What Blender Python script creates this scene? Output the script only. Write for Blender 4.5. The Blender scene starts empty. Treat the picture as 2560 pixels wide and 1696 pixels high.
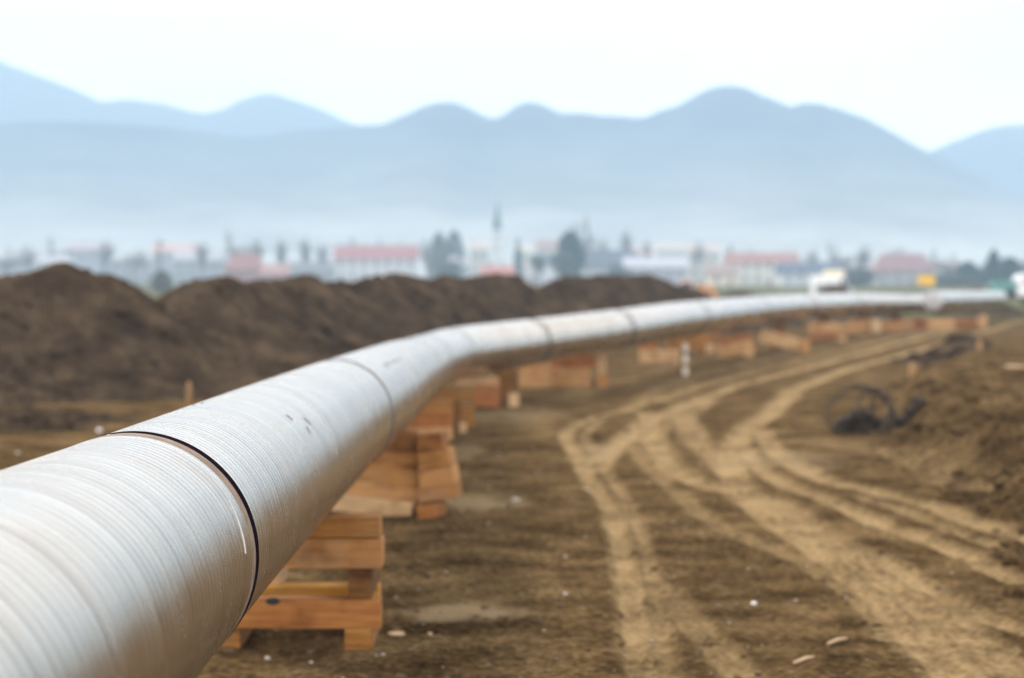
import bpy, math, random
import numpy as np
from mathutils import Vector, Matrix, Euler
random.seed(7)
scene = bpy.context.scene
COL = scene.collection
R_ = math.radians

# ------------------------------------------------------------------ camera
F, CX, CY = 5425.0, 1280.0, 848.0          # focal length and centre, in pixels of the 2560 px photograph
S = 1.8                                    # metres per working unit
HC = 1.6 * S                               # camera height
TH = math.atan(156 / F)
cam_d = bpy.data.cameras.new('Camera')
cam = bpy.data.objects.new('Camera', cam_d); COL.objects.link(cam)
cam.location = (0, 0, HC)
cam.rotation_euler = (math.pi / 2 - TH, 0, 0)
cam_d.sensor_width = 36.0
cam_d.lens = 36.0 * F / 2560.0
cam_d.clip_start = 0.1
cam_d.clip_end = 12000
cam_d.dof.use_dof = True
cam_d.dof.focus_distance = 9.9
cam_d.dof.aperture_fstop = 1.55
scene.camera = cam

# ------------------------------------------------------------------ world and sun
SUN_EL, SUN_AZ = 38.0, -38.0                # azimuth clockwise from +Y
w = bpy.data.worlds.new('World'); scene.world = w; w.use_nodes = True
nt = w.node_tree; nt.nodes.clear()
def N(t, ty, **k):
    n = t.nodes.new(ty)
    for a, b in k.items():
        if hasattr(n, a): setattr(n, a, b)
    return n
out = N(nt, 'ShaderNodeOutputWorld'); bg = N(nt, 'ShaderNodeBackground')
sky = N(nt, 'ShaderNodeTexSky'); sky.sky_type = 'NISHITA'; sky.sun_disc = False
sky.sun_elevation = R_(SUN_EL); sky.sun_rotation = R_(SUN_AZ); sky.dust_density = 3.0
tc = N(nt, 'ShaderNodeTexCoord'); mp = N(nt, 'ShaderNodeMapping'); mp.inputs['Scale'].default_value = (1, 1, 3.2)
nz = N(nt, 'ShaderNodeTexNoise'); nz.inputs['Scale'].default_value = 3.2; nz.inputs['Detail'].default_value = 6; nz.inputs['Roughness'].default_value = .55
rp = N(nt, 'ShaderNodeValToRGB'); rp.color_ramp.elements[0].position = .28; rp.color_ramp.elements[0].color = (.70, .70, .70, 1)
rp.color_ramp.elements[1].position = .56; rp.color_ramp.elements[1].color = (1, 1, 1, 1)
mx = N(nt, 'ShaderNodeMix', data_type='RGBA')
nt.links.new(tc.outputs['Generated'], mp.inputs[0]); nt.links.new(mp.outputs[0], nz.inputs['Vector'])
nt.links.new(nz.outputs['Fac'], rp.inputs[0]); nt.links.new(rp.outputs[0], mx.inputs[0])
nt.links.new(sky.outputs[0], mx.inputs[6])
sx = N(nt, 'ShaderNodeSeparateXYZ'); nt.links.new(tc.outputs['Generated'], sx.inputs[0])
r2 = N(nt, 'ShaderNodeValToRGB'); r2.color_ramp.interpolation = 'EASE'
r2.color_ramp.elements[0].position = .02; r2.color_ramp.elements[0].color = (.645, .62, .63, 1)
r2.color_ramp.elements[1].position = .60; r2.color_ramp.elements[1].color = (.36, .342, .322, 1)
nt.links.new(sx.outputs[2], r2.inputs[0])
ms = N(nt, 'ShaderNodeVectorMath', operation='SCALE'); ms.inputs['Scale'].default_value = 39.0
nt.links.new(r2.outputs[0], ms.inputs[0]); nt.links.new(ms.outputs[0], mx.inputs[7])
nt.links.new(mx.outputs[2], bg.inputs['Color']); bg.inputs['Strength'].default_value = 0.1
nt.links.new(bg.outputs[0], out.inputs['Surface'])

sl = bpy.data.lights.new('Sun', 'SUN'); sl.energy = 2.6; sl.angle = R_(9); sl.color = (1, .90, .74)
sun = bpy.data.objects.new('Sun', sl); COL.objects.link(sun)
_d = Vector((math.sin(R_(SUN_AZ)) * math.cos(R_(SUN_EL)), math.cos(R_(SUN_AZ)) * math.cos(R_(SUN_EL)), math.sin(R_(SUN_EL))))
sun.rotation_euler = _d.to_track_quat('Z', 'Y').to_euler()
scene.view_settings.view_transform = 'Standard'; scene.view_settings.look = 'None'
scene.view_settings.exposure = 0.5; scene.view_settings.gamma = 1.0
scene.cycles.volume_bounces = 1
scene.cycles.max_bounces = 6
scene.cycles.diffuse_bounces = 3
scene.cycles.use_denoising = True

HAZE_DENSITY = 0.00042
KV = 1.7            # the village stands this much farther out than the listed depths

# ------------------------------------------------------------------ helpers
def ray(px, py):
    c, s = math.cos(TH), math.sin(TH)
    u = (px - CX) / F; v = (CY - py) / F
    return Vector((u, c + v * s, -s + v * c))
def gp(px, py, z=0.0):
    r = ray(px, py); t = (z - HC) / r.z
    return Vector((r.x * t, r.y * t, z))
def at(px, py, Y):
    r = ray(px, py); t = Y / r.y
    return Vector((r.x * t, Y, HC + r.z * t))
def hz(py, Y): return at(CX, py, Y).z

_rng = np.random.RandomState(11)
_perm = np.tile(_rng.permutation(512), 3)
_ga = _rng.rand(512) * 2 * np.pi
def perlin(x, y):
    xi = np.floor(x).astype(np.int64); yi = np.floor(y).astype(np.int64)
    xf = x - xi; yf = y - yi
    u = xf * xf * xf * (xf * (xf * 6 - 15) + 10); v = yf * yf * yf * (yf * (yf * 6 - 15) + 10)
    def g(ix, iy, fx, fy):
        h = _perm[_perm[ix & 511] + (iy & 511)] & 511
        a = _ga[h]; return np.cos(a) * fx + np.sin(a) * fy
    a = g(xi, yi, xf, yf); b = g(xi + 1, yi, xf - 1, yf); c = g(xi, yi + 1, xf, yf - 1); d = g(xi + 1, yi + 1, xf - 1, yf - 1)
    return (a + u * (b - a)) * (1 - v) + (c + u * (d - c)) * v
def fbm(x, y, o=4, rough=.5):
    s = 0; a = 1.0; f = 1.0
    for k in range(o):
        s = s + a * perlin(x * f + 17.3 * k, y * f + 5.1 * k); a *= rough; f *= 2.03
    return s
def ridged(x, y, o=4):
    s = 0; a = 1.0; f = 1.0
    for k in range(o):
        s = s + a * (1 - 2 * np.abs(perlin(x * f + 31.7 * k, y * f + 9.1 * k))); a *= .5; f *= 2.1
    return s / 1.9

def link(o, parent=None):
    COL.objects.link(o)
    if parent is not None: o.parent = parent
    return o
def tag(o, label=None, cat=None, group=None, kind=None):
    if label: o['label'] = label
    if cat: o['category'] = cat
    if group: o['group'] = group
    if kind: o['kind'] = kind
    return o
def empty(name, loc=(0, 0, 0), rz=0):
    o = bpy.data.objects.new(name, None); o.empty_display_size = .2
    o.location = loc; o.rotation_euler = (0, 0, rz); return link(o)
def mesh_np(name, V, Fq, mat, parent=None, smooth=True, attrs=None, uv=None):
    me = bpy.data.meshes.new(name)
    V = np.asarray(V, np.float32); Fq = np.asarray(Fq, np.int32)
    k = Fq.shape[1]
    me.vertices.add(len(V)); me.vertices.foreach_set('co', V.ravel())
    me.loops.add(Fq.size); me.loops.foreach_set('vertex_index', Fq.ravel())
    me.polygons.add(len(Fq)); me.polygons.foreach_set('loop_start', np.arange(0, Fq.size, k, dtype=np.int32))
    if smooth: me.polygons.foreach_set('use_smooth', np.ones(len(Fq), bool))
    if uv is not None:
        l = me.uv_layers.new(name='UVMap'); l.data.foreach_set('uv', np.asarray(uv, np.float32)[Fq.ravel()].ravel())
    me.update(calc_edges=True); me.validate()
    for an, av in (attrs or {}).items():
        a = me.attributes.new(an, 'FLOAT', 'POINT'); a.data.foreach_set('value', np.asarray(av, np.float32).ravel())
    if mat: me.materials.append(mat)
    o = bpy.data.objects.new(name, me)
    return link(o, parent)
def grid_faces(nr, nc, wrap=False):
    r = np.arange(nr - 1)[:, None]; c = np.arange(nc if wrap else nc - 1)[None, :]
    c2 = (c + 1) % nc
    a = r * nc + c; b = r * nc + c2; d = (r + 1) * nc + c; e = (r + 1) * nc + c2
    return np.stack([a, b, e, d], -1).reshape(-1, 4)
class MB:
    """collects boxes, tubes and polygons; build() links them as one mesh object"""
    def __init__(s): s.v = []; s.f = []
    def add(s, vs, fs):
        n = len(s.v); s.v += [tuple(v) for v in vs]; s.f += [tuple(i + n for i in f) for f in fs]
    def box(s, x0, x1, y0, y1, z0, z1, M=None):
        vs = [Vector((x, y, z)) for z in (z0, z1) for x, y in ((x0, y0), (x1, y0), (x1, y1), (x0, y1))]
        if M: vs = [M @ v for v in vs]
        s.add(vs, [(0, 3, 2, 1), (4, 5, 6, 7), (0, 1, 5, 4), (1, 2, 6, 5), (2, 3, 7, 6), (3, 0, 4, 7)])
    def tube(s, p, r, n=6, cap=True):
        p = [Vector(q) for q in p]
        if not hasattr(r, '__len__'): r = [r] * len(p)
        rings = []
        for i, q in enumerate(p):
            t = (p[min(i + 1, len(p) - 1)] - p[max(i - 1, 0)]).normalized()
            a = t.orthogonal().normalized() if i == 0 else (pa - t * pa.dot(t)).normalized()
            pa = a; b = t.cross(a)
            rings.append([q + (a * math.cos(2 * math.pi * k / n) + b * math.sin(2 * math.pi * k / n)) * r[i] for k in range(n)])
        vs = [v for g in rings for v in g]; fs = []
        for i in range(len(p) - 1):
            for k in range(n):
                k2 = (k + 1) % n; fs.append((i * n + k, i * n + k2, (i + 1) * n + k2, (i + 1) * n + k))
        if cap: fs += [tuple(range(n))[::-1], tuple(range((len(p) - 1) * n, len(p) * n))]
        s.add(vs, fs)
    def build(s, name, mat, parent=None, smooth=False, bevel=0):
        me = bpy.data.meshes.new(name); me.from_pydata(s.v, [], s.f); me.update()
        if smooth: me.polygons.foreach_set('use_smooth', [True] * len(me.polygons))
        if mat: me.materials.append(mat)
        o = bpy.data.objects.new(name, me); link(o, parent)
        if bevel:
            m = o.modifiers.new('b', 'BEVEL'); m.width = bevel; m.segments = 2
        return o

# ------------------------------------------------------------------ materials
def mat_new(name):
    m = bpy.data.materials.new(name); m.use_nodes = True
    t = m.node_tree; b = t.nodes['Principled BSDF']; return m, t, b
def ramp(t, fac, stops):
    r = N(t, 'ShaderNodeValToRGB'); e = r.color_ramp.elements
    while len(e) < len(stops): e.new(.5)
    for q, (p, c) in zip(e, stops): q.position = p; q.color = tuple(c) + (1,)
    t.links.new(fac, r.inputs[0]); return r.outputs[0]
def noise(t, vec, scale, detail=4, rough=.55):
    n = N(t, 'ShaderNodeTexNoise'); n.inputs['Scale'].default_value = scale; n.inputs['Detail'].default_value = detail; n.inputs['Roughness'].default_value = rough
    if vec is not None: t.links.new(vec, n.inputs['Vector'])
    return n.outputs['Fac']
def mixc(t, fac, a, b, mode='MIX'):
    m = N(t, 'ShaderNodeMix', data_type='RGBA'); m.blend_type = mode
    for s, v in ((0, fac), (6, a), (7, b)):
        if isinstance(v, (int, float)): m.inputs[s].default_value = v
        elif isinstance(v, tuple): m.inputs[s].default_value = v + (1,)
        else: t.links.new(v, m.inputs[s])
    return m.outputs[2]
def mth(t, op, a, b=None, clamp=False):
    m = N(t, 'ShaderNodeMath', operation=op); m.use_clamp = clamp
    for i, v in enumerate((a, b)):
        if v is None: continue
        if isinstance(v, (int, float)): m.inputs[i].default_value = v
        else: t.links.new(v, m.inputs[i])
    return m.outputs[0]
def bump(t, b, h, strength, dist):
    n = N(t, 'ShaderNodeBump'); n.inputs['Strength'].default_value = strength; n.inputs['Distance'].default_value = dist
    t.links.new(h, n.inputs['Height']); t.links.new(n.outputs[0], b.inputs['Normal'])
def paint(name, col, rough=.7, var=.18, scale=1.5, metallic=0):
    m, t, b = mat_new(name)
    o = N(t, 'ShaderNodeTexCoord').outputs['Object']
    n = noise(t, o, scale, 5)
    c0 = tuple(c * (1 - var) for c in col); c1 = tuple(min(1, c * (1 + var)) for c in col)
    t.links.new(ramp(t, n, [(.3, c0), (.7, c1)]), b.inputs['Base Color'])
    b.inputs['Roughness'].default_value = rough; b.inputs['Metallic'].default_value = metallic
    return m

def soil_material(name, dark, mid, light, tan=None, grass=None):
    m, t, b = mat_new(name)
    o = N(t, 'ShaderNodeTexCoord').outputs['Object']
    n1 = noise(t, o, 1.1, 6, .62); n2 = noise(t, o, 14, 5, .6); n3 = noise(t, o, .23, 3)
    f = mth(t, 'ADD', mth(t, 'MULTIPLY', n1, .45), mth(t, 'MULTIPLY', n2, .42)); f = mth(t, 'ADD', f, mth(t, 'MULTIPLY', n3, .13))
    c = ramp(t, f, [(.38, dark), (.5, mid), (.63, light)])
    if tan:
        a = N(t, 'ShaderNodeAttribute'); a.attribute_name = 'track'
        k = mth(t, 'ADD', mth(t, 'MULTIPLY', mth(t, 'SUBTRACT', n1, .5), 1.6), mth(t, 'MULTIPLY', mth(t, 'SUBTRACT', n2, .5), 1.3))
        k = mth(t, 'MULTIPLY', a.outputs['Fac'], mth(t, 'ADD', k, .66), True)
        tc_ = ramp(t, n2, [(.25, tuple(.82 * q for q in tan)), (.75, tuple(1.12 * q for q in tan))])
        c = mixc(t, k, c, tc_)
        a3 = N(t, 'ShaderNodeAttribute'); a3.attribute_name = 'pale'
        c = mixc(t, mth(t, 'MULTIPLY', a3.outputs['Fac'], .8), c, (.36, .265, .155))
        a2 = N(t, 'ShaderNodeAttribute'); a2.attribute_name = 'field_or_mist'
        gc = ramp(t, noise(t, o, .05, 4), [(.35, (.085, .09, .045)), (.65, (.15, .14, .08))])
        c = mixc(t, a2.outputs['Fac'], c, gc)
    t.links.new(c, b.inputs['Base Color']); b.inputs['Roughness'].default_value = .95
    b.inputs['Specular IOR Level'].default_value = .0
    n4 = noise(t, o, 9, 8, .68)
    bump(t, b, n4, .9, .07)
    return m
M_ground = soil_material('ground_soil', (.022, .012, .005), (.094, .058, .025), (.25, .163, .078), tan=(.38, .262, .135), grass=True)
M_heap = soil_material('heap_soil', (.014, .009, .006), (.055, .037, .023), (.135, .092, .056))
M_bank = soil_material('bank_soil', (.024, .014, .006), (.098, .061, .027), (.22, .146, .074))

def wood_material():
    m, t, b = mat_new('sawn_timber')
    tc_ = N(t, 'ShaderNodeTexCoord'); inf = N(t, 'ShaderNodeObjectInfo')
    add = N(t, 'ShaderNodeVectorMath', operation='ADD'); sc = N(t, 'ShaderNodeCombineXYZ')
    for i in range(3): t.links.new(mth(t, 'MULTIPLY', inf.outputs['Random'], 37.0 + i * 11), sc.inputs[i])
    t.links.new(tc_.outputs['Object'], add.inputs[0]); t.links.new(sc.outputs[0], add.inputs[1])
    mp = N(t, 'ShaderNodeMapping'); mp.inputs['Scale'].default_value = (1.2, 14, 14); t.links.new(add.outputs[0], mp.inputs[0])
    g = noise(t, mp.outputs[0], 2.2, 5, .6)
    g2 = noise(t, add.outputs[0], 3.0, 3, .5)
    c = ramp(t, g, [(.3, (.21, .085, .018)), (.5, (.36, .158, .036)), (.72, (.50, .26, .072))])
    at_ = N(t, 'ShaderNodeAttribute'); at_.attribute_type = 'OBJECT'; at_.attribute_name = 'tone'
    at2 = N(t, 'ShaderNodeAttribute'); at2.attribute_type = 'OBJECT'; at2.attribute_name = 'red'
    c = mixc(t, at2.outputs['Fac'], c, (.33, .115, .036))
    at3 = N(t, 'ShaderNodeAttribute'); at3.attribute_type = 'OBJECT'; at3.attribute_name = 'gold'
    c = mixc(t, at3.outputs['Fac'], c, (.50, .26, .03))
    at4 = N(t, 'ShaderNodeAttribute'); at4.attribute_type = 'OBJECT'; at4.attribute_name = 'pale'
    c = mixc(t, at4.outputs['Fac'], c, (.50, .35, .19))
    c = mixc(t, 1.0, c, at_.outputs['Fac'], 'MULTIPLY')
    st = ramp(t, g2, [(.32, (.45, .38, .3)), (.5, (1, 1, 1))])
    c = mixc(t, .75, c, st, 'MULTIPLY')
    n = noise(t, add.outputs[0], 1.1, 4, .6)
    c = mixc(t, ramp(t, n, [(.52, (0, 0, 0)), (.72, (.55, .55, .55))]), c, (.27, .18, .10))
    t.links.new(c, b.inputs['Base Color']); b.inputs['Roughness'].default_value = .8; b.inputs['Specular IOR Level'].default_value = .2
    bump(t, b, g, .35, .006)
    return m
M_wood = wood_material()
M_woodend = paint('pale_end_grain', (.50, .34, .20), .8, .15, 9)

def pipe_material(name, amp=1.0):
    m, t, b = mat_new(name)
    uv = N(t, 'ShaderNodeUVMap').outputs[0]
    def mapped(sx, sy):
        q = N(t, 'ShaderNodeMapping'); q.inputs['Scale'].default_value = (sx, sy, 1); t.links.new(uv, q.inputs[0]); return q.outputs[0]
    fine = noise(t, mapped(13, .7), 1.0, 3, .5)           # grooves run round the pipe
    micro = noise(t, mapped(60, 2.0), 1.0, 3, .6)
    sxyz = N(t, 'ShaderNodeSeparateXYZ'); t.links.new(uv, sxyz.inputs[0])
    lap = mth(t, 'FRACT', mth(t, 'ADD', mth(t, 'ADD', mth(t, 'MULTIPLY', sxyz.outputs[0], 10.5), sxyz.outputs[1]), mth(t, 'MULTIPLY', fine, 1.1)))
    broad = noise(t, mapped(2.3, .7), 1.0, 4, .55)
    blot = noise(t, mapped(1.6, 5.0), 1.0, 6, .65)
    c = ramp(t, fine, [(.30, (.46, .38, .30)), (.43, (.60, .52, .43)), (.6, (.67, .588, .49))])
    lapc = ramp(t, lap, [(0, (.30, .25, .21)), (.14, (.62, .57, .53)), (.36, (1, 1, 1)), (.80, (1, 1, 1)), (1, (.42, .38, .34))])
    c = mixc(t, ramp(t, broad, [(.35, (1, 1, 1)), (.65, (.75, .75, .75))]), c, lapc, 'MULTIPLY')
    c = mixc(t, .5, c, ramp(t, micro, [(.3, (.74, .71, .68)), (.62, (1, 1, 1))]), 'MULTIPLY')
    c = mixc(t, .65, c, ramp(t, broad, [(.34, (.86, .82, .77)), (.6, (1, 1, .99))]), 'MULTIPLY')
    c = mixc(t, ramp(t, blot, [(.57, (0, 0, 0)), (.75, (.5, .5, .5))]), c, (.34, .26, .19))
    t.links.new(c, b.inputs['Base Color'])
    b.inputs['Metallic'].default_value = .95
    rr = ramp(t, blot, [(.3, (.19,) * 3), (.7, (.30,) * 3)]); t.links.new(rr, b.inputs['Roughness'])
    h = mth(t, 'ADD', mth(t, 'MULTIPLY', fine, .8), mth(t, 'MULTIPLY', micro, .25)); h = mth(t, 'ADD', h, mth(t, 'MULTIPLY', mth(t, 'MINIMUM', mth(t, 'MULTIPLY', lap, 4.0), 1.0), .5))
    bump(t, b, h, .36 * amp, .010)
    return m
M_pipe = pipe_material('brushed_pipe_metal')
M_gap = paint('dark_joint_gap', (.012, .006, .010), 1, .2); M_gap.node_tree.nodes['Principled BSDF'].inputs['Specular IOR Level'].default_value = 0
M_band = paint('bare_tan_band', (.20, .135, .085), .7, .35, 14, 0)
M_weld = paint('dull_weld', (.06, .055, .05), .8, .3, 8, .2)
M_mark = paint('black_smudge', (.05, .045, .045), .9, .4, 30)
M_white = paint('white_scrap', (.8, .8, .82), .6, .08)
M_dark = paint('dark_opening', (.02, .02, .02), .9, .1)

# ------------------------------------------------------------------ pipe centre line
YN = np.array([1.5, 3.5, 5.5, 8, 11, 14, 17, 20, 23, 26, 29, 32, 36, 41, 47, 54, 62, 70, 78.])
XN = np.array([-.874, -.905, -.936, -.941, -.943, -.903, -.912, -.917, -.909, -.693, .241, 1.398, 2.587, 3.874, 5.285, 7.049, 9.814, 12.9, 16.4])
ZN = np.array([.866, .838, .809, .787, .757, .73, .687, .629, .581, .59, .625, .691, .759, .775, .77, .756, .734, .61, .56]) + .1
PR = .305 * S
yn0 = np.concatenate([[-6.0], YN]); xn0 = np.concatenate([[-.80], XN]); zn0 = np.concatenate([[.98], ZN])
_y = np.arange(-6, 76, .05)
_x = np.interp(_y, yn0, xn0); _z = np.interp(_y, yn0, zn0)
def _smooth(a, n):
    p = np.concatenate([2 * a[0] - a[n:0:-1], a, 2 * a[-1] - a[-2:-n - 2:-1]]); k = np.hanning(2 * n + 3)[1:-1]; k /= k.sum()
    return np.convolve(p, k, 'valid')
PATH = np.stack([_smooth(_x, 32), _y, _smooth(_z, 30)], 1) * S
ARC = np.concatenate([[0], np.cumsum(np.linalg.norm(np.diff(PATH, axis=0), axis=1))])
def path_at(s):
    return np.array([np.interp(s, ARC, PATH[:, i]) for i in range(3)])
def s_of_y(y): return float(np.interp(y, PATH[:, 1], ARC))
def frame_at(s, fn=path_at):
    p = fn(s); t = fn(s + .05) - fn(s - .05); t /= np.linalg.norm(t)
    rt = np.cross(t, [0, 0, 1.]); rt /= np.linalg.norm(rt); up = np.cross(rt, t)
    return p, t, rt, up
def pipe_section(s0, s1, parent, mat, fn=path_at, step=.12, n=128, lip=True, r=PR, name='pipe_section'):
    ss = np.arange(s0, s1, step); ss = np.append(ss, s1)
    if lip: ss = np.unique(np.concatenate([ss, [s0 + .012, s1 - .012]]))
    a = np.linspace(0, 2 * np.pi, n + 1)
    V = []; UV = []
    for s in ss:
        p, t, rt, up = frame_at(s, fn)
        rr = r - (.008 if lip and (s == s0 or s == s1) else 0)
        V.append(p + rr * (np.cos(a)[:, None] * rt + np.sin(a)[:, None] * up)); UV.append(np.stack([np.full(n + 1, s), a / (2 * np.pi)], 1))
    V = np.concatenate(V); UV = np.concatenate(UV)
    fq = grid_faces(len(ss), n + 1)[:, ::-1]
    return mesh_np(name, V, fq, mat, parent, True, uv=UV)
def ring(s, w_, r, parent, mat, name, fn=path_at, n=128):
    """a low band round the pipe"""
    prof = [(-w_ / 2, r - .012), (-w_ / 2 * .8, r), (w_ / 2 * .8, r), (w_ / 2, r - .012)]
    a = np.linspace(0, 2 * np.pi, n, endpoint=False); V = []
    for ds, rr in prof:
        p, t, rt, up = frame_at(s, fn); q = p + t * ds
        V.append(q + rr * (np.cos(a)[:, None] * rt + np.sin(a)[:, None] * up))
    return mesh_np(name, np.concatenate(V), grid_faces(len(prof), n, True)[:, ::-1], mat, parent)
def patch(s, ang, ds, da, mat, parent, name, jag=0.0, r=PR, skew=0.0, fn=path_at, seed=0):
    """small mark lying on the pipe wall, centred at arc length s and angle ang"""
    rg = random.Random(seed); n = 14; V = []
    pts = []
    for k in range(n):
        th = 2 * math.pi * k / n; j = 1 + jag * (rg.random() - .5)
        pts.append((math.cos(th) * ds / 2 * j, math.sin(th) * da / 2 * j))
    pts = [(0, 0)] + pts
    for off in (0, .0035):
        for u, v in pts:
            p, t, rt, up = frame_at(s + u + skew * v, fn)
            g = ang + v / r; V.append(p + (r + off) * (math.cos(g) * rt + math.sin(g) * up))
    m = n + 1
    fs = []
    for k in range(n):
        k2 = (k + 1) % n; fs.append((m, m + 1 + k, m + 1 + k2)); fs.append((1 + k, 1 + k2, m + 1 + k2)); fs.append((1 + k, m + 1 + k2, m + 1 + k))
    me = bpy.data.meshes.new(name); me.from_pydata([tuple(v) for v in V], [], fs); me.materials.append(mat)
    return link(bpy.data.objects.new(name, me), parent)

pipeline = empty('pipeline', (0, 0, 0)); tag(pipeline, 'long silver steel pipeline curving from the left foreground away to the right on timber stacks', 'pipeline')
JY = [5.28, 11.5, 19.0, 22.3, 25.3, 28.9, 32.5, 38.3, 47, 55.2, 61.2, 68]
JS = [s_of_y(y * S) for y in JY]
edges = [ARC[0]] + JS + [ARC[-1]]
for i in range(len(edges) - 1):
    s0, s1 = edges[i], edges[i + 1]
    g0 = .011 if i == 1 else 0.0
    g1 = .011 if i == 0 else 0.0
    pipe_section(s0 + g0, s1 - g1, pipeline, M_pipe, step=.15 if i < 2 else .35, n=160 if i < 3 else 72)
ring(JS[0] + .045, .115, PR + .005, pipeline, M_gap, 'joint_gap')
ring(JS[0] - .085, .15, PR + .003, pipeline, M_band, 'bare_metal_band')
for i, s in enumerate(JS[1:]):
    bend = i in (1, 2, 3)
    ring(s, (.15 if i == 0 else .2) if not bend else .09, PR + (.007 if not bend else .004), pipeline, M_weld, 'weld_bead', n=96)
A = math.pi
def marks(lst, mat, name):
    for k, (ya, ang, ds, da, jag, sk) in enumerate(lst): patch(s_of_y(ya * S), R_(ang), ds, da, mat, pipeline, name, jag, seed=k, skew=sk)
marks([(6.75, 100, .05, .012, .9, .3), (6.82, 97, .09, .008, .9, .3)], M_mark, 'smudge')
marks([(7.55, 43, .02, .06, .9, -.4), (7.4, 37, .015, .05, .8, .2), (7.25, 50, .012, .045, .9, .1)], M_mark, 'smudge')
marks([(12.6 + .33 * k, 52 + 1.5 * (k % 2), .14, .05, .9, .2) for k in range(5)], M_mark, 'stencil_mark')
marks([(5.08, 20, .006, .22, .5, .12)], M_white, 'chalk_line')
marks([(5.28, 100, .05, .014, .2, 0)], M_white, 'tape_tab')

# second far string of pipe
P2 = np.array([at(2332, 753, 66 * S), at(2400, 751, 73 * S), at(2500, 746.5, 86 * S)])
A2 = np.concatenate([[0], np.cumsum(np.linalg.norm(np.diff(P2, axis=0), axis=1))])
def path2(s):
    if s < 0 or s > A2[-1]:
        i = 0 if s < 0 else len(A2) - 2
        d = (P2[i + 1] - P2[i]) / (A2[i + 1] - A2[i]); return P2[i] + d * (s - A2[i])
    return np.array([np.interp(s, A2, P2[:, i]) for i in range(3)])
pipe2 = empty('pipe_string', (0, 0, 0)); tag(pipe2, 'separate short string of white-looking pipe lying beyond the far end of the long pipeline', 'pipe')
pipe_section(0, A2[1], pipe2, M_pipe, path2, .8, 48); pipe_section(A2[1], A2[2], pipe2, M_pipe, path2, .8, 48)
ring(A2[1], .06, PR + .01, pipe2, M_weld, 'weld_bead', path2, 48)
ring(A2[2] + .02, .3, PR - .03, pipe2, M_dark, 'open_end', path2, 48)
M_cap = paint('pale_end_cap', (.42, .42, .42), .6, .1)
def dome(s, fn, parent):
    p, t, rt, up = frame_at(s, fn); V = []; a = np.linspace(0, 2 * np.pi, 48, endpoint=False)
    for k in range(12):
        e = k / 11 * math.pi / 2; V.append(p - t * math.sin(e) * .22 + PR * max(.004, math.cos(e)) * (np.cos(a)[:, None] * rt + np.sin(a)[:, None] * up))
    mesh_np('end_cap', np.concatenate(V), grid_faces(12, 48, True), M_cap, parent)
dome(.02, path2, pipe2)

# ------------------------------------------------------------------ ground
def polyline_field(X, Y, pts, hw):
    """distance / along coordinate to a polyline"""
    best = np.full(X.shape, 9e9); al = np.zeros(X.shape); L = 0
    for (x0, y0), (x1, y1) in zip(pts[:-1], pts[1:]):
        l = math.hypot(x1 - x0, y1 - y0)
        if l < 1e-6: continue
        m = (X > min(x0, x1) - hw * 2) & (X < max(x0, x1) + hw * 2) & (Y > min(y0, y1) - hw * 2) & (Y < max(y0, y1) + hw * 2)
        if m.any():
            xx = X[m] - x0; yy = Y[m] - y0; tt = np.clip((xx * (x1 - x0) + yy * (y1 - y0)) / l / l, 0, 1)
            d = np.hypot(xx - tt * (x1 - x0), yy - tt * (y1 - y0)); b = best[m]; a = al[m]; q = d < b
            b[q] = d[q]; a[q] = (L + tt * l)[q]; best[m] = b; al[m] = a
        L += l
    return best, al
Zq = lambda pts: [(1300 + a / 1.8786, 1000 + b / 1.8786) for a, b in pts]
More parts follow.
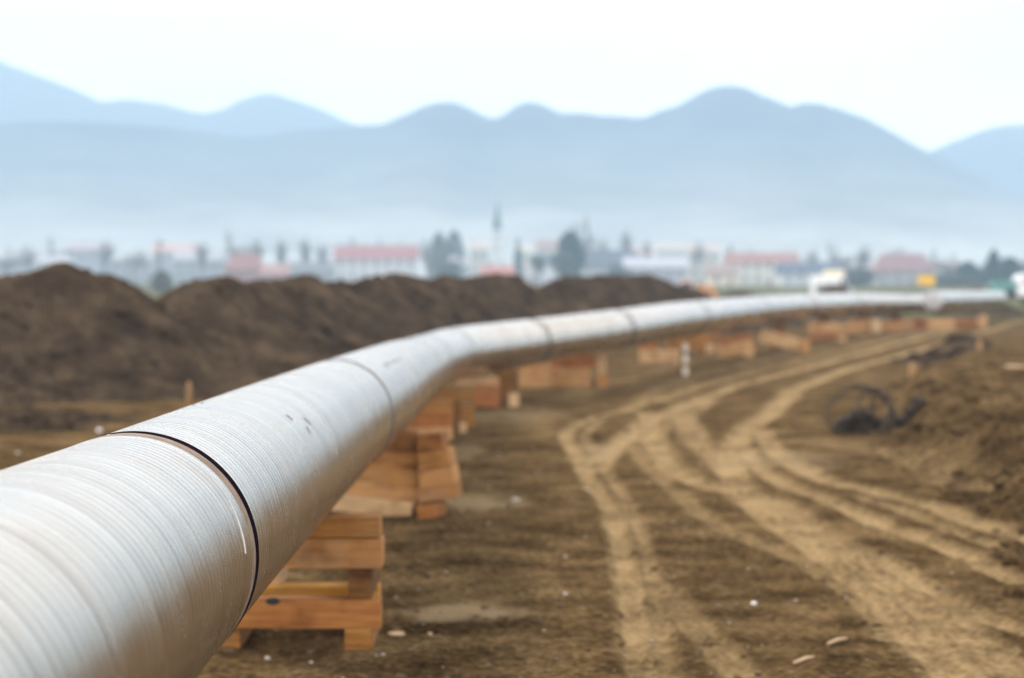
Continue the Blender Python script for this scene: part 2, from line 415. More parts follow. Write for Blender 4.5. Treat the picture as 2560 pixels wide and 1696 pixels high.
TR = [
 (Zq([(640,3600),(625,2500),(605,1800),(590,1450),(570,1307),(545,1100),(515,900),(475,700),(430,520),(350,400),(290,310),(235,210),(225,150),(330,90),(480,50),(600,10)]), .135, 1.0, 1),
 (Zq([(860,3600),(800,2500),(750,1800),(720,1450),(700,1307),(665,1100),(640,950),(600,760),(550,580),(470,430),(400,320),(330,220),(310,150),(400,90)]), .10, .7, 1),
 (Zq([(1150,1400),(1000,1250),(880,1120),(740,980),(640,860)]), .16, .55, 0),
 (Zq([(340,330),(400,260),(450,215),(560,130),(680,70),(820,10)]) + [(1800,980),(1900,950),(2100,898),(2300,845),(2500,792),(2600,770)], .24, 1.0, 0),
 (Zq([(600,60),(620,130),(640,220),(740,340),(900,400),(1060,450),(1180,540),(1330,640),(1480,760),(1650,880),(1800,1020),(1950,1180),(2080,1307),(2200,1430),(2500,1800),(2950,2500),(3500,3600)]), .24, 1.0, 1),
 (Zq([(1200,470),(1400,620),(1560,720),(1720,840),(1900,960),(2080,1080),(2300,1250),(2480,1400),(2900,1800),(3500,2500)]), .22, .85, 1),
 (Zq([(760,70),(830,190),(920,270),(1000,350),(1040,430)]), .26, .85, 0),
 (Zq([(1000,350),(980,260),(1040,170),(1130,90),(1240,0)]) + [(2010,965),(2150,915),(2350,862),(2560,800)], .26, 1.0, 0),
 (Zq([(1130,140),(1180,220),(1300,310),(1450,380),(1700,440),(1950,510),(2150,580),(2367,660),(2500,700)]), .20, .9, 0),
 (Zq([(1060,230),(1130,320),(1250,400),(1450,470),(1700,580),(1950,680),(2150,760),(2367,860),(2500,920)]), .17, .95, 0),
 (Zq([(1600,460),(1800,520),(2000,600),(2200,680),(2367,750),(2480,800)]), .13, .7, 0),
 (Zq([(500,200),(620,320),(720,420),(850,530),(1000,620),(1150,690),(1300,760),(1500,870),(1640,980),(1740,1120)]), .14, .5, 0),
 (Zq([(1680,740),(1850,840),(1980,920),(2150,1010),(2367,1080),(2500,1120)]), .15, .85, 0),
 (Zq([(900,0),(800,60),(690,120),(560,200)]) , .2, .7, 0),
 ([(1640,1005),(1750,965),(1900,925),(2100,880),(2300,832),(2500,785)], .3, .55, 0),
 ([(1555,1035),(1680,960),(1850,915),(2050,872),(2250,828),(2450,780)], .25, .4, 0),
 ([(1420,1000),(1560,950),(1750,900),(1950,862),(2150,825)], .35, .3, 0),
 (Zq([(1400,190),(1600,230),(1800,270),(1900,310),(2050,400),(2300,440)]), .45, .4, 0),
]
TOE = [gp(*p).to_tuple()[:2] for p in [(2760,1560),(2640,1400),(2560,1290),(2440,1215),(2330,1175),(2260,1130),(2235,1075),(2200,1040),(2240,985),(2330,940),(2450,895),(2600,840),(2800,790)]]
def toe_x(y):
    ys = np.array([q[1] for q in TOE]); xs = np.array([q[0] for q in TOE]); i = np.argsort(ys)
    return np.interp(y, ys[i], xs[i])
def ss(a, b, x):
    t = np.clip((x - a) / (b - a), 0, 1); return t * t * (3 - 2 * t)
def ground_z(X, Y, full=False):
    base = .05 * fbm(X * .25, Y * .25, 3) + .018 * fbm(X * 1.7, Y * 1.7, 3)
    near = ss(260, 120, Y)
    cl = .024 * ridged(X * 5.5, Y * 4.5, 3) * (.4 + .9 * np.clip(.5 + fbm(X * .6, Y * .6, 2) * 1.2, 0, 1))
    track = np.zeros_like(X); zt = np.zeros_like(X)
    for pts, hw, st, tread in TR:
        P = [tuple(gp(*p))[:2] for p in pts]
        # resample with Catmull-Rom
        Q = []
        for i in range(len(P) - 1):
            p0 = P[max(i - 1, 0)]; p1 = P[i]; p2 = P[i + 1]; p3 = P[min(i + 2, len(P) - 1)]
            for k in range(6):
                t = k / 6.
                Q.append(tuple(.5 * (2 * p1[j] + (p2[j] - p0[j]) * t + (2 * p0[j] - 5 * p1[j] + 4 * p2[j] - p3[j]) * t * t + (3 * p1[j] - p0[j] - 3 * p2[j] + p3[j]) * t ** 3) for j in (0, 1)))
        Q.append(P[-1])
        d, al = polyline_field(X, Y, Q, hw * 2.2)
        d = d + .05 * fbm(X * 2.3 + hw * 30, Y * 1.5, 3)
        hw *= .96
        m = (1 - ss(hw * .5, hw * 1.6, d)) * np.clip(1.0 + .6 * perlin(d * 11 + hw * 91, al * .5) + .4 * perlin(X * .8, Y * .5), .15, 1.25)
        track = np.maximum(track, st * m)
        zt = np.minimum(zt, -.05 * m * st)
        zt = zt + .042 * st * (.5 + np.clip(.5 + fbm(X * 1.5, Y * 1.5, 2), 0, 1.2)) * np.exp(-((d - hw * 1.35) / (hw * .28)) ** 2)
        if tread: zt = zt + .010 * m * np.sign(np.sin(al * 2 * math.pi / .13)) * ss(28, 20, Y)
    dx = X - toe_x(Y)
    wob = .5 * fbm(X * .7 + 3, Y * .7, 3)
    b = ss(-.15, 1.15, dx + wob) * (.52 - .26 * ss(2.5, 7, dx))
    rgh = ss(-.3, .4, dx + wob) * (1 - .6 * ss(3, 7, dx)) * ss(150, 60, Y)
    zb = (b + rgh * (.21 * ridged(X * 1.6, Y * 1.3, 4) + .06 * fbm(X * 5, Y * 5, 3))) * ss(120, 50, Y)
    zb = np.where(Y < 11, 0, zb)
    z = base + near * cl * (1 - .75 * track) + zt * ss(150, 90, Y) + zb * near
    if not full: return z
    pale = np.zeros_like(X)
    for (px, py, rx, ry) in ((1160, 1532, 150, 26), (1300, 1541, 60, 9), (1205, 1258, 110, 18), (1275, 1259, 40, 10), (1330, 950, 120, 14), (1130, 1130, 90, 25), (1500, 1130, 60, 22), (1950, 1150, 160, 30), (1300,1040,120,20)):
        c = gp(px, py); wx = rx / F * c.y; wy = (gp(px, py - ry).y - gp(px, py + ry).y) / 2
        q = ((X - c.x) / wx) ** 2 + ((Y - c.y) / wy) ** 2
        k = .72 if py in (1532, 1258) else .4
        pale = np.maximum(pale, k * (1 - ss(.0, 1.5, q + 1.1 * fbm(X * 2.2, Y * 1.2, 3))))
    zz = -.02 * pale
    bankc = ss(-.3, .6, dx + wob)
    field_or_mist = ss(-1, 1, (Y - 150) / 25 + .3 * fbm(X * .05, Y * .05, 2))
    return z + zz, track * (1 - bankc * .8), pale, field_or_mist
def axis(segs):
    o = [segs[0][0]]
    for a, b, st in segs:
        n = max(1, int(round((b - a) / st))); o += list(np.linspace(a, b, n + 1)[1:])
    return np.array(o)
gx = axis([(-3400,-300,250),(-300,-60,12),(-60,-20,1.2),(-20,-8,.22),(-8,-3,.09),(-3,4.6,.026),(4.6,9,.05),(9,20,.13),(20,44,.5),(44,100,4),(100,300,12),(300,3400,250)])
gy = axis([(-60,10,3.5),(10,14.5,.3),(14.5,26,.05),(26,46,.10),(46,80,.2),(80,130,.45),(130,200,1.5),(200,500,15),(500,5200,180)])
GX, GY = np.meshgrid(gx, gy)
GZ, TRK, PAL, FLD = ground_z(GX, GY, True)
V = np.stack([GX, GY, GZ], -1).reshape(-1, 3)
ground = mesh_np('ground', V, grid_faces(len(gy), len(gx)), M_ground, attrs={'track': TRK, 'pale': PAL, 'field_or_mist': FLD})
tag(ground, kind='structure')
def gz(x, y): return float(ground_z(np.array([[x]], float), np.array([[y]], float))[0, 0])

# lumps: many small clods as one countless mass
def lump_unit(rg, n=1):
    t = (1 + 5 ** .5) / 2
    v = np.array([(-1,t,0),(1,t,0),(-1,-t,0),(1,-t,0),(0,-1,t),(0,1,t),(0,-1,-t),(0,1,-t),(t,0,-1),(t,0,1),(-t,0,-1),(-t,0,1)], float); v /= np.linalg.norm(v[0])
    f = np.array([(0,11,5),(0,5,1),(0,1,7),(0,7,10),(0,10,11),(1,5,9),(5,11,4),(11,10,2),(10,7,6),(7,1,8),(3,9,4),(3,4,2),(3,2,6),(3,6,8),(3,8,9),(4,9,5),(2,4,11),(6,2,10),(8,6,7),(9,8,1)])
    return v * (1 + .45 * (rg.rand(12, 1) - .5)), f
def lumps(name, pts, sizes, mat, seed, flat=.7):
    rg = np.random.RandomState(seed); VV = []; FF = []; n = 0
    for p, s in zip(pts, sizes):
        v, f = lump_unit(rg); sc = np.array([1 + .6 * rg.rand(), 1 + .6 * rg.rand(), flat * (.7 + .5 * rg.rand())]) * s
        a = rg.rand() * 6.28; v = v * sc; v = np.stack([v[:, 0] * np.cos(a) - v[:, 1] * np.sin(a), v[:, 0] * np.sin(a) + v[:, 1] * np.cos(a), v[:, 2]], 1)
        VV.append(v + np.array(p)); FF.append(f + n); n += 12
    return mesh_np(name, np.concatenate(VV), np.concatenate(FF), mat, smooth=False)
rg = np.random.RandomState(5)
def scatter(n, ylo, yhi, smin, smax, cond=None, seed=1):
    rg = np.random.RandomState(seed); y = ylo * (yhi / ylo) ** rg.rand(n); x = (rg.rand(n) * 1.15 - .575) * 2560 / F * y
    t = ground_z(x[None], y[None], True); z, tr = t[0][0], t[1][0]
    keep = rg.rand(n) > tr * 1.1
    if cond is not None: keep &= cond(x, y, rg)
    s = smin * (smax / smin) ** (rg.rand(n) ** 2.2)
    return np.stack([x, y, z + s * .15], 1)[keep], s[keep]
M_clod = soil_material('loose_clods', (.060, .038, .018), (.15, .098, .050), (.28, .195, .11))
p, s = scatter(11000, 15, 70, .008, .042, seed=3)
tag(lumps('soil_clods', p, s, M_clod, 3, .55), 'crumbs and clods of brown soil strewn over the site', 'soil', kind='stuff')
p, s = scatter(700, 15.3, 60, .005, .018, seed=8)
M_peb = paint('pale_pebbles', (.42, .36, .31), .8, .3, 3)
tag(lumps('pebbles', p, s, M_peb, 9), 'small pale pebbles scattered on the brown soil', 'pebbles', kind='stuff')
bank_c = lambda x, y, r: (x - toe_x(y) > -.6) & (r.rand(len(x)) < np.clip(1.1 - (x - toe_x(y)) / 6, .08, 1))
p, s = scatter(7000, 17, 75, .03, .14, bank_c, 12)
tag(lumps('bank_clods', p, s, M_bank, 14), 'rough broken clods of earth on the low bank beside the track', 'soil', kind='stuff')

# ------------------------------------------------------------------ spoil heaps
def heap(crest, mat, half=4.4, seed=1, name='soil_heap'):
    """crest: (pixel x, pixel y, depth m) along the top; repose slopes to both sides"""
    C = np.array([list(at(a, b, c)) for a, b, c in crest])
    L = np.concatenate([[0], np.cumsum(np.hypot(*(np.diff(C[:, :2], axis=0).T)))])
    st = .17 if C[0, 1] < 100 else .3
    s = np.arange(0, L[-1], st)
    cx = np.interp(s, L, C[:, 0]); cy = np.interp(s, L, C[:, 1]); chh = np.interp(s, L, C[:, 2])
    cx = _smooth(cx, 12) if len(s) > 40 else cx; cy = _smooth(cy, 12) if len(s) > 40 else cy
    tx = np.gradient(cx); ty = np.gradient(cy); l = np.hypot(tx, ty); nx, ny = ty / l, -tx / l
    endt = np.clip(np.minimum(s, L[-1] - s) / 2.5, 0, 1) ** .6
    t = np.linspace(-1.25, 1.25, int(2.5 * half / st))
    Sx = cx[:, None] + nx[:, None] * t[None] * half; Sy = cy[:, None] + ny[:, None] * t[None] * half
    wv = 1 + .22 * fbm(s * .16 + seed * 9, s * 0 + seed, 3)[:, None]
    tt = np.abs(t[None]) / wv
    tt = np.sqrt(tt * tt + .004) - .063
    prof = 1 - tt - .16 * np.sin(np.clip(tt, 0, 1) * math.pi)
    H = chh[:, None] * prof * endt[:, None]
    body = ss(.02, .35, tt) * ss(1.25, .6, tt)
    H = H + (.40 * fbm(Sx * .45 + seed, Sy * .45, 4) + .20 * ridged(Sx * .9, Sy * .9, 4)) * (.10 + .9 * body) * endt[:, None]
    H = H + .11 * ridged(Sx * 1.9, Sy * 1.9, 3) * endt[:, None]
    H = np.where(tt >= 1.02, np.minimum(H, .05 - (tt - 1.02) * 2), H)
    V = np.stack([Sx, Sy, H], -1).reshape(-1, 3)
    o = mesh_np(name, V, grid_faces(len(s), len(t)), mat)
    # lumps on the surface, part of the same heap
    rg = np.random.RandomState(seed + 40); k = int(len(s) * 4.2)
    i = rg.randint(0, len(s), k); j = rg.randint(0, len(t), k)
    pts = V.reshape(len(s), len(t), 3)[i, j]; ok = pts[:, 2] > .1; pts = pts[ok]
    sz = .05 * (4.0) ** (rg.rand(len(pts)) ** 2.5)
    lo = lumps('clod', pts, sz, mat, seed + 3, .8); lo.parent = o; lo['kind'] = 'stuff'
    return o
h1 = heap([(-1500,760,47),(-1200,715,47),(-900,700,48),(-650,722,49),(-420,735,50),(-250,715,52),(0,697,53.5),(60,688,54),(130,668,54),(165,664,54),(205,673,54),(240,690,54),(290,701,55),(340,730,56),(372,756,57),(400,785,58),(440,850,60),(470,930,61)], M_heap, 4.6, 1)
tag(h1, 'tallest soil heap, rounded, at the left edge behind the pipe', 'soil heap', 'heaps of excavated soil along the trench')
h2 = heap([(360,860,56),(385,830,57.5),(412,768,58.5),(440,734,59),(465,712,60),(500,707,60.5),(545,699,61.5),(562,696,62),(590,708,62.5),(620,712,63),(650,705,64),(680,708,65),(700,706,66),(760,691,69),(780,693,69.5),(810,712,70.5),(850,708,72),(880,713,73),(910,705,74),(960,695,76),(990,688,77),(1040,696,80),(1080,704,82),(1110,692,84),(1150,702,86),(1200,695,89),(1240,688,91),(1280,692,93),(1310,708,94),(1335,722,95),(1352,740,96)], M_heap, 4.6, 2)
tag(h2, 'long jagged soil ridge right of the rounded left heap, ending below the church', 'soil heap', 'heaps of excavated soil along the trench')
h3 = heap([(1325,745,94),(1345,722,95),(1370,712,96),(1400,700,98),(1440,696,100),(1460,700,102),(1500,690,104),(1550,695,107),(1620,690,111),(1650,700,113),(1680,715,116),(1720,722,119),(1760,733,122),(1790,745,124)], M_heap, 4.4, 3)
tag(h3, 'brown soil heap right of the notch, below the dark grey barn roof', 'soil heap', 'heaps of excavated soil along the trench')
h4 = heap([(1770,752,126),(1800,742,127),(1830,733,129),(1860,730,131),(1900,744,133),(1930,752,134)], M_heap, 3.4, 4)
tag(h4, 'very low soil heap just behind the pipeline, below the large cream house', 'soil heap', 'heaps of excavated soil along the trench')
h5 = heap([(2000,752,150),(2030,735,150),(2060,718,151),(2095,713,152),(2130,722,153),(2160,748,154)], M_heap, 3.4, 5)
tag(h5, 'small domed dark soil heap in front of the white van', 'soil heap', 'heaps of excavated soil along the trench')
h6 = heap([(2370,740,160),(2395,724,160),(2440,720,161),(2475,725,162),(2500,745,163)], M_heap, 3.2, 6)
tag(h6, 'small low dark soil heap behind the far pipe string beside the teal truck bed', 'soil heap', 'heaps of excavated soil along the trench')
for k, (cr, lab) in enumerate([
  ([(-160,1062,41.5),(-20,1034,41.6),(90,1024,42),(200,1030,42.2),(290,1050,42)], 'low dark mound of soil at the foot of the tallest heap, left edge'),
  ([(2290,868,71),(2400,838,72),(2450,842,73),(2540,868,74)], 'low dark mound of soil with a stake in it on the right of the road')]):
    o = heap([(a, b, c) for a, b, c in cr], M_heap, 1.6, 20 + k, 'soil_mound'); tag(o, lab, 'soil mound')

# ------------------------------------------------------------------ timbers
BEAMS = 'timbers stacked under the pipeline'
def beam(name, xa, xb, yt, yb, Y, dep, label, yaw=0, roll=0, tone=1.0, red=0.0, end=False, lift=0, cat='timber', group=BEAMS):
    """sawn timber whose front face spans the given pixels at depth Y"""
    a = at(xa, (yt + yb) / 2, Y); b = at(xb, (yt + yb) / 2, Y)
    z1 = hz(yt, Y); z0 = hz(yb, Y); L = b.x - a.x; h = z1 - z0
    r = random.Random(name + label)
    m = MB(); nseg = max(2, int(L / .3))
    # long box with slightly wavy edges
    xs = [(-.5 + i / nseg) * L for i in range(nseg + 1)]
    vs = []; fs = []
    for x in xs:
        j = lambda q: (r.random() - .5) * q
        vs += [(x + j(.004), j(.006), -h / 2 + j(.006)), (x, dep + j(.006), -h / 2), (x, dep, h / 2), (x + j(.004), j(.006), h / 2 + j(.006))]
    for i in range(nseg):
        for k in range(4):
            k2 = (k + 1) % 4; fs.append((4 * i + k, 4 * i + 4 + k, 4 * i + 4 + k2, 4 * i + k2)[::-1])
    fs += [(0, 1, 2, 3)[::-1], tuple(4 * nseg + q for q in (0, 1, 2, 3))]
    m.add(vs, fs)
    o = m.build(name, M_wood, None, False, .008)
    bm_fix(o.data)
    o.location = ((a.x + b.x) / 2, Y, (z0 + z1) / 2 + lift)
    o.rotation_euler = (0, R_(-roll), R_(yaw))
    o['gold'] = 0.0; o['tone'] = min(tone, 1.15); o['red'] = red; o['pale'] = max(0.0, min(.85, (tone - .95) * 1.5))
    tag(o, label, cat, group)
    return o
import bmesh
def bm_fix(me):
    b = bmesh.new(); b.from_mesh(me); bmesh.ops.recalc_face_normals(b, faces=b.faces); b.to_mesh(me); b.free()

c1 = 'in the nearest timber stack'
beam('timber_block', 860, 931, 1573, 1638, 16.6, 1.3, 'short upright-looking block on the soil, right foot ' + c1, tone=.8)
beam('timber_block', 552, 600, 1573, 1642, 16.75, 1.2, 'short block on the soil, left foot ' + c1, tone=.95)
o = beam('timber_plank', 480, 950, 1501, 1573, 16.6, .24, 'wide smooth orange plank, lowest ' + c1 + ', with a dark knot', tone=.95, red=.45)
kn = MB(); kn.tube([(-.165 + .0, -.004, .085), (-.165, .004, .085)], .05, 16); k_ = kn.build('knot', M_dark, o); k_.scale = (1.1, 1, .55); k_.location = (0.08, 0, .055)
o = beam('timber_plank', 520, 948, 1467, 1528, 17.45, .26, 'golden plank lying behind the lowest wide plank ' + c1, tone=1.2, yaw=.6); o['gold'] = .45; o['pale'] = 0.0
beam('timber_block', 871, 929, 1424, 1500, 16.62, 1.1, 'brown square block between the wide planks, right side ' + c1, tone=.42)
beam('timber_block', 640, 700, 1436, 1470, 17.6, .6, 'pale block end half hidden by the pipe, between the planks ' + c1, tone=1.5)
o = beam('timber_plank', 560, 955, 1349, 1423, 16.6, .34, 'two-toned orange and reddish plank, second from the top ' + c1, tone=1.0, red=.25)
beam('timber_plank', 640, 950, 1294, 1345, 16.62, .32, 'thin greyish plank topmost ' + c1, tone=.82, roll=.4)
beam('timber_plank', 600, 700, 1300, 1345, 17.9, .3, 'short reddish plank at the back of the top course ' + c1, tone=.9, red=.5)

c2 = 'in the second nearest timber stack'
beam('timber_plank', 820, 1030, 1246, 1288, 26.0, .35, 'pale warped plank sloping down to the right, lowest ' + c2, roll=-6.5, tone=1.45)
beam('timber_block', 1040, 1088, 1264, 1298, 25.7, .5, 'small tilted block with a pale cut end, lowest right ' + c2, yaw=-14, roll=6, tone=.85, red=.5)
rows = [(770,1050,1206,1256,-5,1.12,.0,'third plank from the bottom, light orange, left half '),(786,1048,1168,1214,-3.5,1.02,.05,'orange plank in the middle course, left half '),(800,1044,1128,1172,-1,.98,.25,'reddish plank second from the top, left half '),(815,1046,1086,1130,2.5,.85,.4,'dark reddish topmost plank, left half ')]
for xa, xb, yt, yb, rl, tn, rd, lb in rows: beam('timber_plank', xa, xb, yt, yb, 26.2, .42, lb + c2, roll=rl, tone=tn, red=rd)
rows = [(1046,1140,1212,1252,7,.95,.25,'reddish beam end in the bottom course, right side '),(1046,1134,1172,1214,9,1.08,.1,'orange beam end second from the bottom, right side '),(1044,1124,1128,1170,9,1.0,.15,'light orange beam end second from the top, right side '),(1042,1106,1086,1126,5,.78,.4,'brown beam end topmost, right side ')]
for xa, xb, yt, yb, rl, tn, rd, lb in rows: beam('timber_beam', xa, xb, yt, yb, 25.95, .55, lb + c2, roll=rl, yaw=-6, tone=tn, red=rd)

c3 = 'in the third nearest timber stack'
beam('timber_plank', 1000, 1130, 1070, 1106, 37.4, .45, 'pale-edged lowest plank ' + c3, tone=1.2, roll=2)
beam('timber_plank', 985, 1130, 1036, 1068, 37.5, .45, 'reddish orange plank in the middle ' + c3, tone=.95, red=.6, roll=1)
beam('timber_plank', 1000, 1130, 1004, 1034, 37.6, .45, 'yellowish topmost plank ' + c3, tone=1.0)
beam('timber_block', 1133, 1151, 1000, 1084, 40.2, .25, 'dark upright post at the right end ' + c3, tone=.45)
beam('timber_block', 1152, 1186, 1012, 1074, 41.2, .5, 'olive brown block right of the dark post ' + c3, tone=.7)
beam('timber_block', 1147, 1166, 1060, 1084, 39.9, .25, 'small pale chunk on the soil at the right end ' + c3, tone=1.6)
beam('timber_plank', 1060, 1185, 972, 1002, 44.5, .5, 'olive brown plank behind the third stack, under the pipe', tone=.75)

c4 = 'of the fourth nearest timber stack'
beam('timber_beam', 1140, 1248, 944, 964, 47.9, .45, 'pale bowed beam topmost ' + c4, roll=-3, tone=1.35)
beam('timber_block', 1187, 1249, 964, 1018, 47.2, .5, 'pinkish red block ' + c4, tone=.95, red=.75, roll=-4)
beam('timber_beam', 1238, 1297, 924, 1016, 49.0, .5, 'dark brown leaning block at the right ' + c4, tone=.5, roll=3)
beam('timber_block', 1272, 1297, 986, 1018, 47.3, .3, 'small pale square beam end, lowest right ' + c4, tone=1.6)
c5 = 'of the fifth nearest timber stack'
beam('timber_plank', 1300, 1378, 906, 973, 55.6, .4, 'pale greyish tan boards at the left ' + c5, tone=1.15, roll=-2)
beam('timber_beam', 1379, 1475, 921, 968, 56.3, .4, 'light orange beam, lowest ' + c5, tone=1.15)
beam('timber_beam', 1379, 1490, 890, 920, 56.6, .5, 'red brown beam, topmost ' + c5, tone=.85, red=.6, roll=-1)
beam('timber_block', 1492, 1521, 940, 970, 56.4, .5, 'small orange beam end, lowest right ' + c5, tone=1.05)
beam('timber_block', 1496, 1514, 888, 936, 57.4, .3, 'pale upright beam end, upper right ' + c5, tone=1.5)
c6 = 'of the sixth nearest timber stack'
beam('timber_beam', 1601, 1700, 876, 910, 71.7, .4, 'tan beam, lowest ' + c6, tone=1.35)
beam('timber_beam', 1600, 1642, 856, 875, 72.2, .5, 'short red beam end on top ' + c6, tone=.85, red=.7)
beam('timber_beam', 1670, 1745, 838, 872, 75, .5, 'dull greyish tan beam, right side ' + c6, tone=.8)
c7 = 'of the seventh nearest timber stack'
beam('timber_block', 1742, 1806, 834, 884, 81.5, .5, 'orange tan block, largest ' + c7, tone=.95, roll=-2)
beam('timber_block', 1766, 1786, 862, 886, 80.9, .3, 'small pale beam end, lowest ' + c7, tone=1.6)
c8 = 'of the eighth nearest timber stack'
beam('timber_beam', 1797, 1886, 858, 890, 77.2, .4, 'tan beam rising to the right, lowest ' + c8, tone=1.2, roll=13)
beam('timber_beam', 1800, 1884, 838, 860, 78.5, .5, 'red brown beam rising to the right, topmost ' + c8, tone=.8, red=.5, roll=12)
beam('timber_block', 1862, 1884, 872, 897, 76.4, .3, 'small pinkish beam end at the right ' + c8, tone=1.3, red=.2)
c9 = 'of the ninth nearest timber stack'
beam('timber_beam', 1903, 1998, 834, 868, 85.6, .4, 'pale orange beam sloping down to the right ' + c9, tone=1.35, roll=-14)
beam('timber_block', 2002, 2025, 850, 884, 81.6, .4, 'small orange beam end at the right ' + c9, tone=1.1)
beam('timber_block', 1925, 1960, 862, 882, 86, .4, 'low red brown block under the sloping beam ' + c9, tone=.8, red=.6)
far = [('tenth', [(2024,2095,808,830,99,1.25,.0,'pale upper beam '),(2026,2095,831,851,98.6,.95,.6,'red lower beam '),(2096,2117,812,855,97,1.3,.1,'pale upright beam end ')]),
       ('eleventh', [(2122,2178,800,836,108,1.15,.1,'tan beam '),(2178,2203,800,832,107.6,1.5,0,'pale square beam end ')]),
       ('twelfth', [(2205,2284,803,828,114.5,1.05,.5,'pinkish orange beam ')]),
       ('thirteenth', [(2284,2318,798,826,117,.75,.8,'dark red block '),(2318,2386,798,824,118,1.25,.1,'pale tan beam ')]),
       ('fourteenth', [(2386,2450,799,821,121,.95,.6,'reddish beam '),(2449,2467,790,821,120,1.3,.2,'pale upright beam end ')])]
for nm, lst in far:
    for xa, xb, yt, yb, Y, tn, rd, lb in lst:
        beam('timber_beam', xa, xb, yt, yb, Y, .4, lb + 'of the ' + nm + ' nearest timber stack', tone=tn, red=rd, roll=5 if nm == 'twelfth' else 0)
# cross timbers that carry the pipe above the far stacks
nms = ['fifth','sixth','seventh','eighth','ninth','tenth','eleventh','twelfth']
for nm, pxx in zip(nms, (1430, 1660, 1775, 1860, 1950, 2060, 2160, 2240)):
    if nm in ('fifth', 'sixth', 'seventh', 'eighth'): continue
    proj = [CX + F * p[0] / p[1] for p in PATH[800:]]
    i = 800 + int(np.argmin(np.abs(np.array(proj) - pxx)))
    p, t, rt, up = frame_at(ARC[i])
    z1 = p[2] - PR + .01; h = max(.2, z1)
    m = MB(); m.box(-.75, .6, -.12, .12, 0, z1 / 2 - .003); m.box(-.7, .7, -.11, .14, z1 / 2, z1)
    e = empty('timber_chock', (p[0], p[1], 0), math.atan2(rt[1], rt[0])); tag(e, 'timber chock painted shade-dark directly under the pipe above the ' + nm + ' stack', 'timber', BEAMS)
    for q, (a, b, c, d, z0, z2) in enumerate(((-.35, .22, -.14, .12, -.02, z1 / 2 - .003), (-.3, .26, -.13, .14, z1 / 2, z1))):
        mm = MB(); mm.box(a, b, c, d, z0, z2); o = mm.build('timber', M_wood, e, False, .01); o['tone'] = .45; o['red'] = 0.0  # low tone paints the pipe's shadow into the timber colour

# stakes
def stake(px, ytop, ybase, Y, wd, label, tone=1.3, lean=0):
    c = at(px, ybase, Y); z1 = hz(ytop, Y); z0 = gz(c.x, Y) - .05
    m = MB(); m.box(-wd / 2, wd / 2, -wd / 3, wd / 3, 0, z1 - z0 - wd)
    n = len(m.v); h = z1 - z0
    m.add([(-wd / 2, -wd / 3, h - wd), (wd / 2, -wd / 3, h - wd), (wd / 2, wd / 3, h - wd), (-wd / 2, wd / 3, h - wd), (-wd * .3, -wd * .2, h), (wd * .3, -wd * .2, h), (wd * .3, wd * .2, h), (-wd * .3, wd * .2, h)],
          [(4, 5, 6, 7), (0, 1, 5, 4), (1, 2, 6, 5), (2, 3, 7, 6), (3, 0, 4, 7)])
    o = m.build('wooden_stake', M_wood, None, False); o.location = (c.x, Y, z0); o.rotation_euler = (0, R_(lean), .3); o['tone'] = tone * .85; o['red'] = 0.0; o['pale'] = .55
    tag(o, label, 'stake', 'survey stakes driven into the soil')
stake(471, 953, 1015, 41, .09, 'short wooden stake standing left of the pipe, in front of the dark heaps', .85, 1)
stake(2281, 907, 962, 56, .15, 'short orange stake on the bank behind the root tangle', 1.05, -1)
stake(2449, 850, 884, 70, .15, 'farther pale stake at the low mound right of the road', 1.0)
mp_ = empty('marker_post', tuple(gp(1713, 943))); tag(mp_, 'slim post with white painted bands standing beside the sixth timber stack', 'marker post')
hh = hz(868, mp_.location.y)
m = MB(); m.tube([(0, 0, -.1), (0, 0, hh)], .05, 8); m.build('post', paint('post_grey', (.32, .25, .18), .8), mp_)
for k in range(3):
    m = MB(); z = hh * (.08 + .40 * k); m.tube([(0, 0, z), (0, 0, z + .2)], .075, 10); m.build('painted_band', paint('chalky_band', (.68, .62, .54), .8), mp_)

# ------------------------------------------------------------------ coil and debris
M_coil = paint('dark_root_bark', (.075, .052, .030), .95, .4, 6)
cb = gp(2150, 1088); coil = empty('root_tangle', (cb.x, cb.y, gz(cb.x, cb.y))); tag(coil, 'tangle of thin dark roots bent into a loop at the end of the earth bank', 'roots')
ppm = F / cb.y
def loop(cxp, cyp, rx, ry, yaw, rad, a0=0, a1=360, seed=0):
    r = random.Random(seed); c = at(cxp, cyp, cb.y) - coil.location; P = []; n = 48
    w1, w2, w3 = r.uniform(0, 6), r.uniform(0, 6), r.uniform(0, 6)
    for k in range(n + 1):
        a = R_(a0 + (a1 - a0) * k / n); wob = 1 + .07 * math.sin(2 * a + w1) + .04 * math.sin(5 * a + w2) + .02 * math.sin(11 * a + w3)
        x = math.cos(a) * rx / ppm * wob; z = math.sin(a) * ry / ppm * wob
        P.append((c.x + x * math.cos(R_(yaw)), x * math.sin(R_(yaw)) + .09 * math.sin(2 * a + w3), c.z + z))
    m = MB(); m.tube(P, [1.35 * rad * (1.15 - .7 * k / n) * (1 + .25 * (r.random() - .5)) for k in range(n + 1)], 6); m.build('root', M_coil, coil, True)
loop(2143, 1032, 80, 66, 8, .022, -40, 250, 1)
loop(2150, 1036, 76, 70, -6, .016, -60, 215, 2)
loop(2140, 1030, 84, 58, 14, .012, 20, 280, 12)
loop(2205, 1036, 32, 54, 35, .048, -100, 105, 3)
loop(2200, 1040, 38, 48, 20, .030, -110, 120, 13)
loop(2180, 1022, 40, 54, 30, .030, 15, 195, 4)
loop(2190, 1032, 34, 62, -20, .022, -70, 140, 5)
loop(2165, 1040, 30, 66, 40, .016, 10, 180, 6)
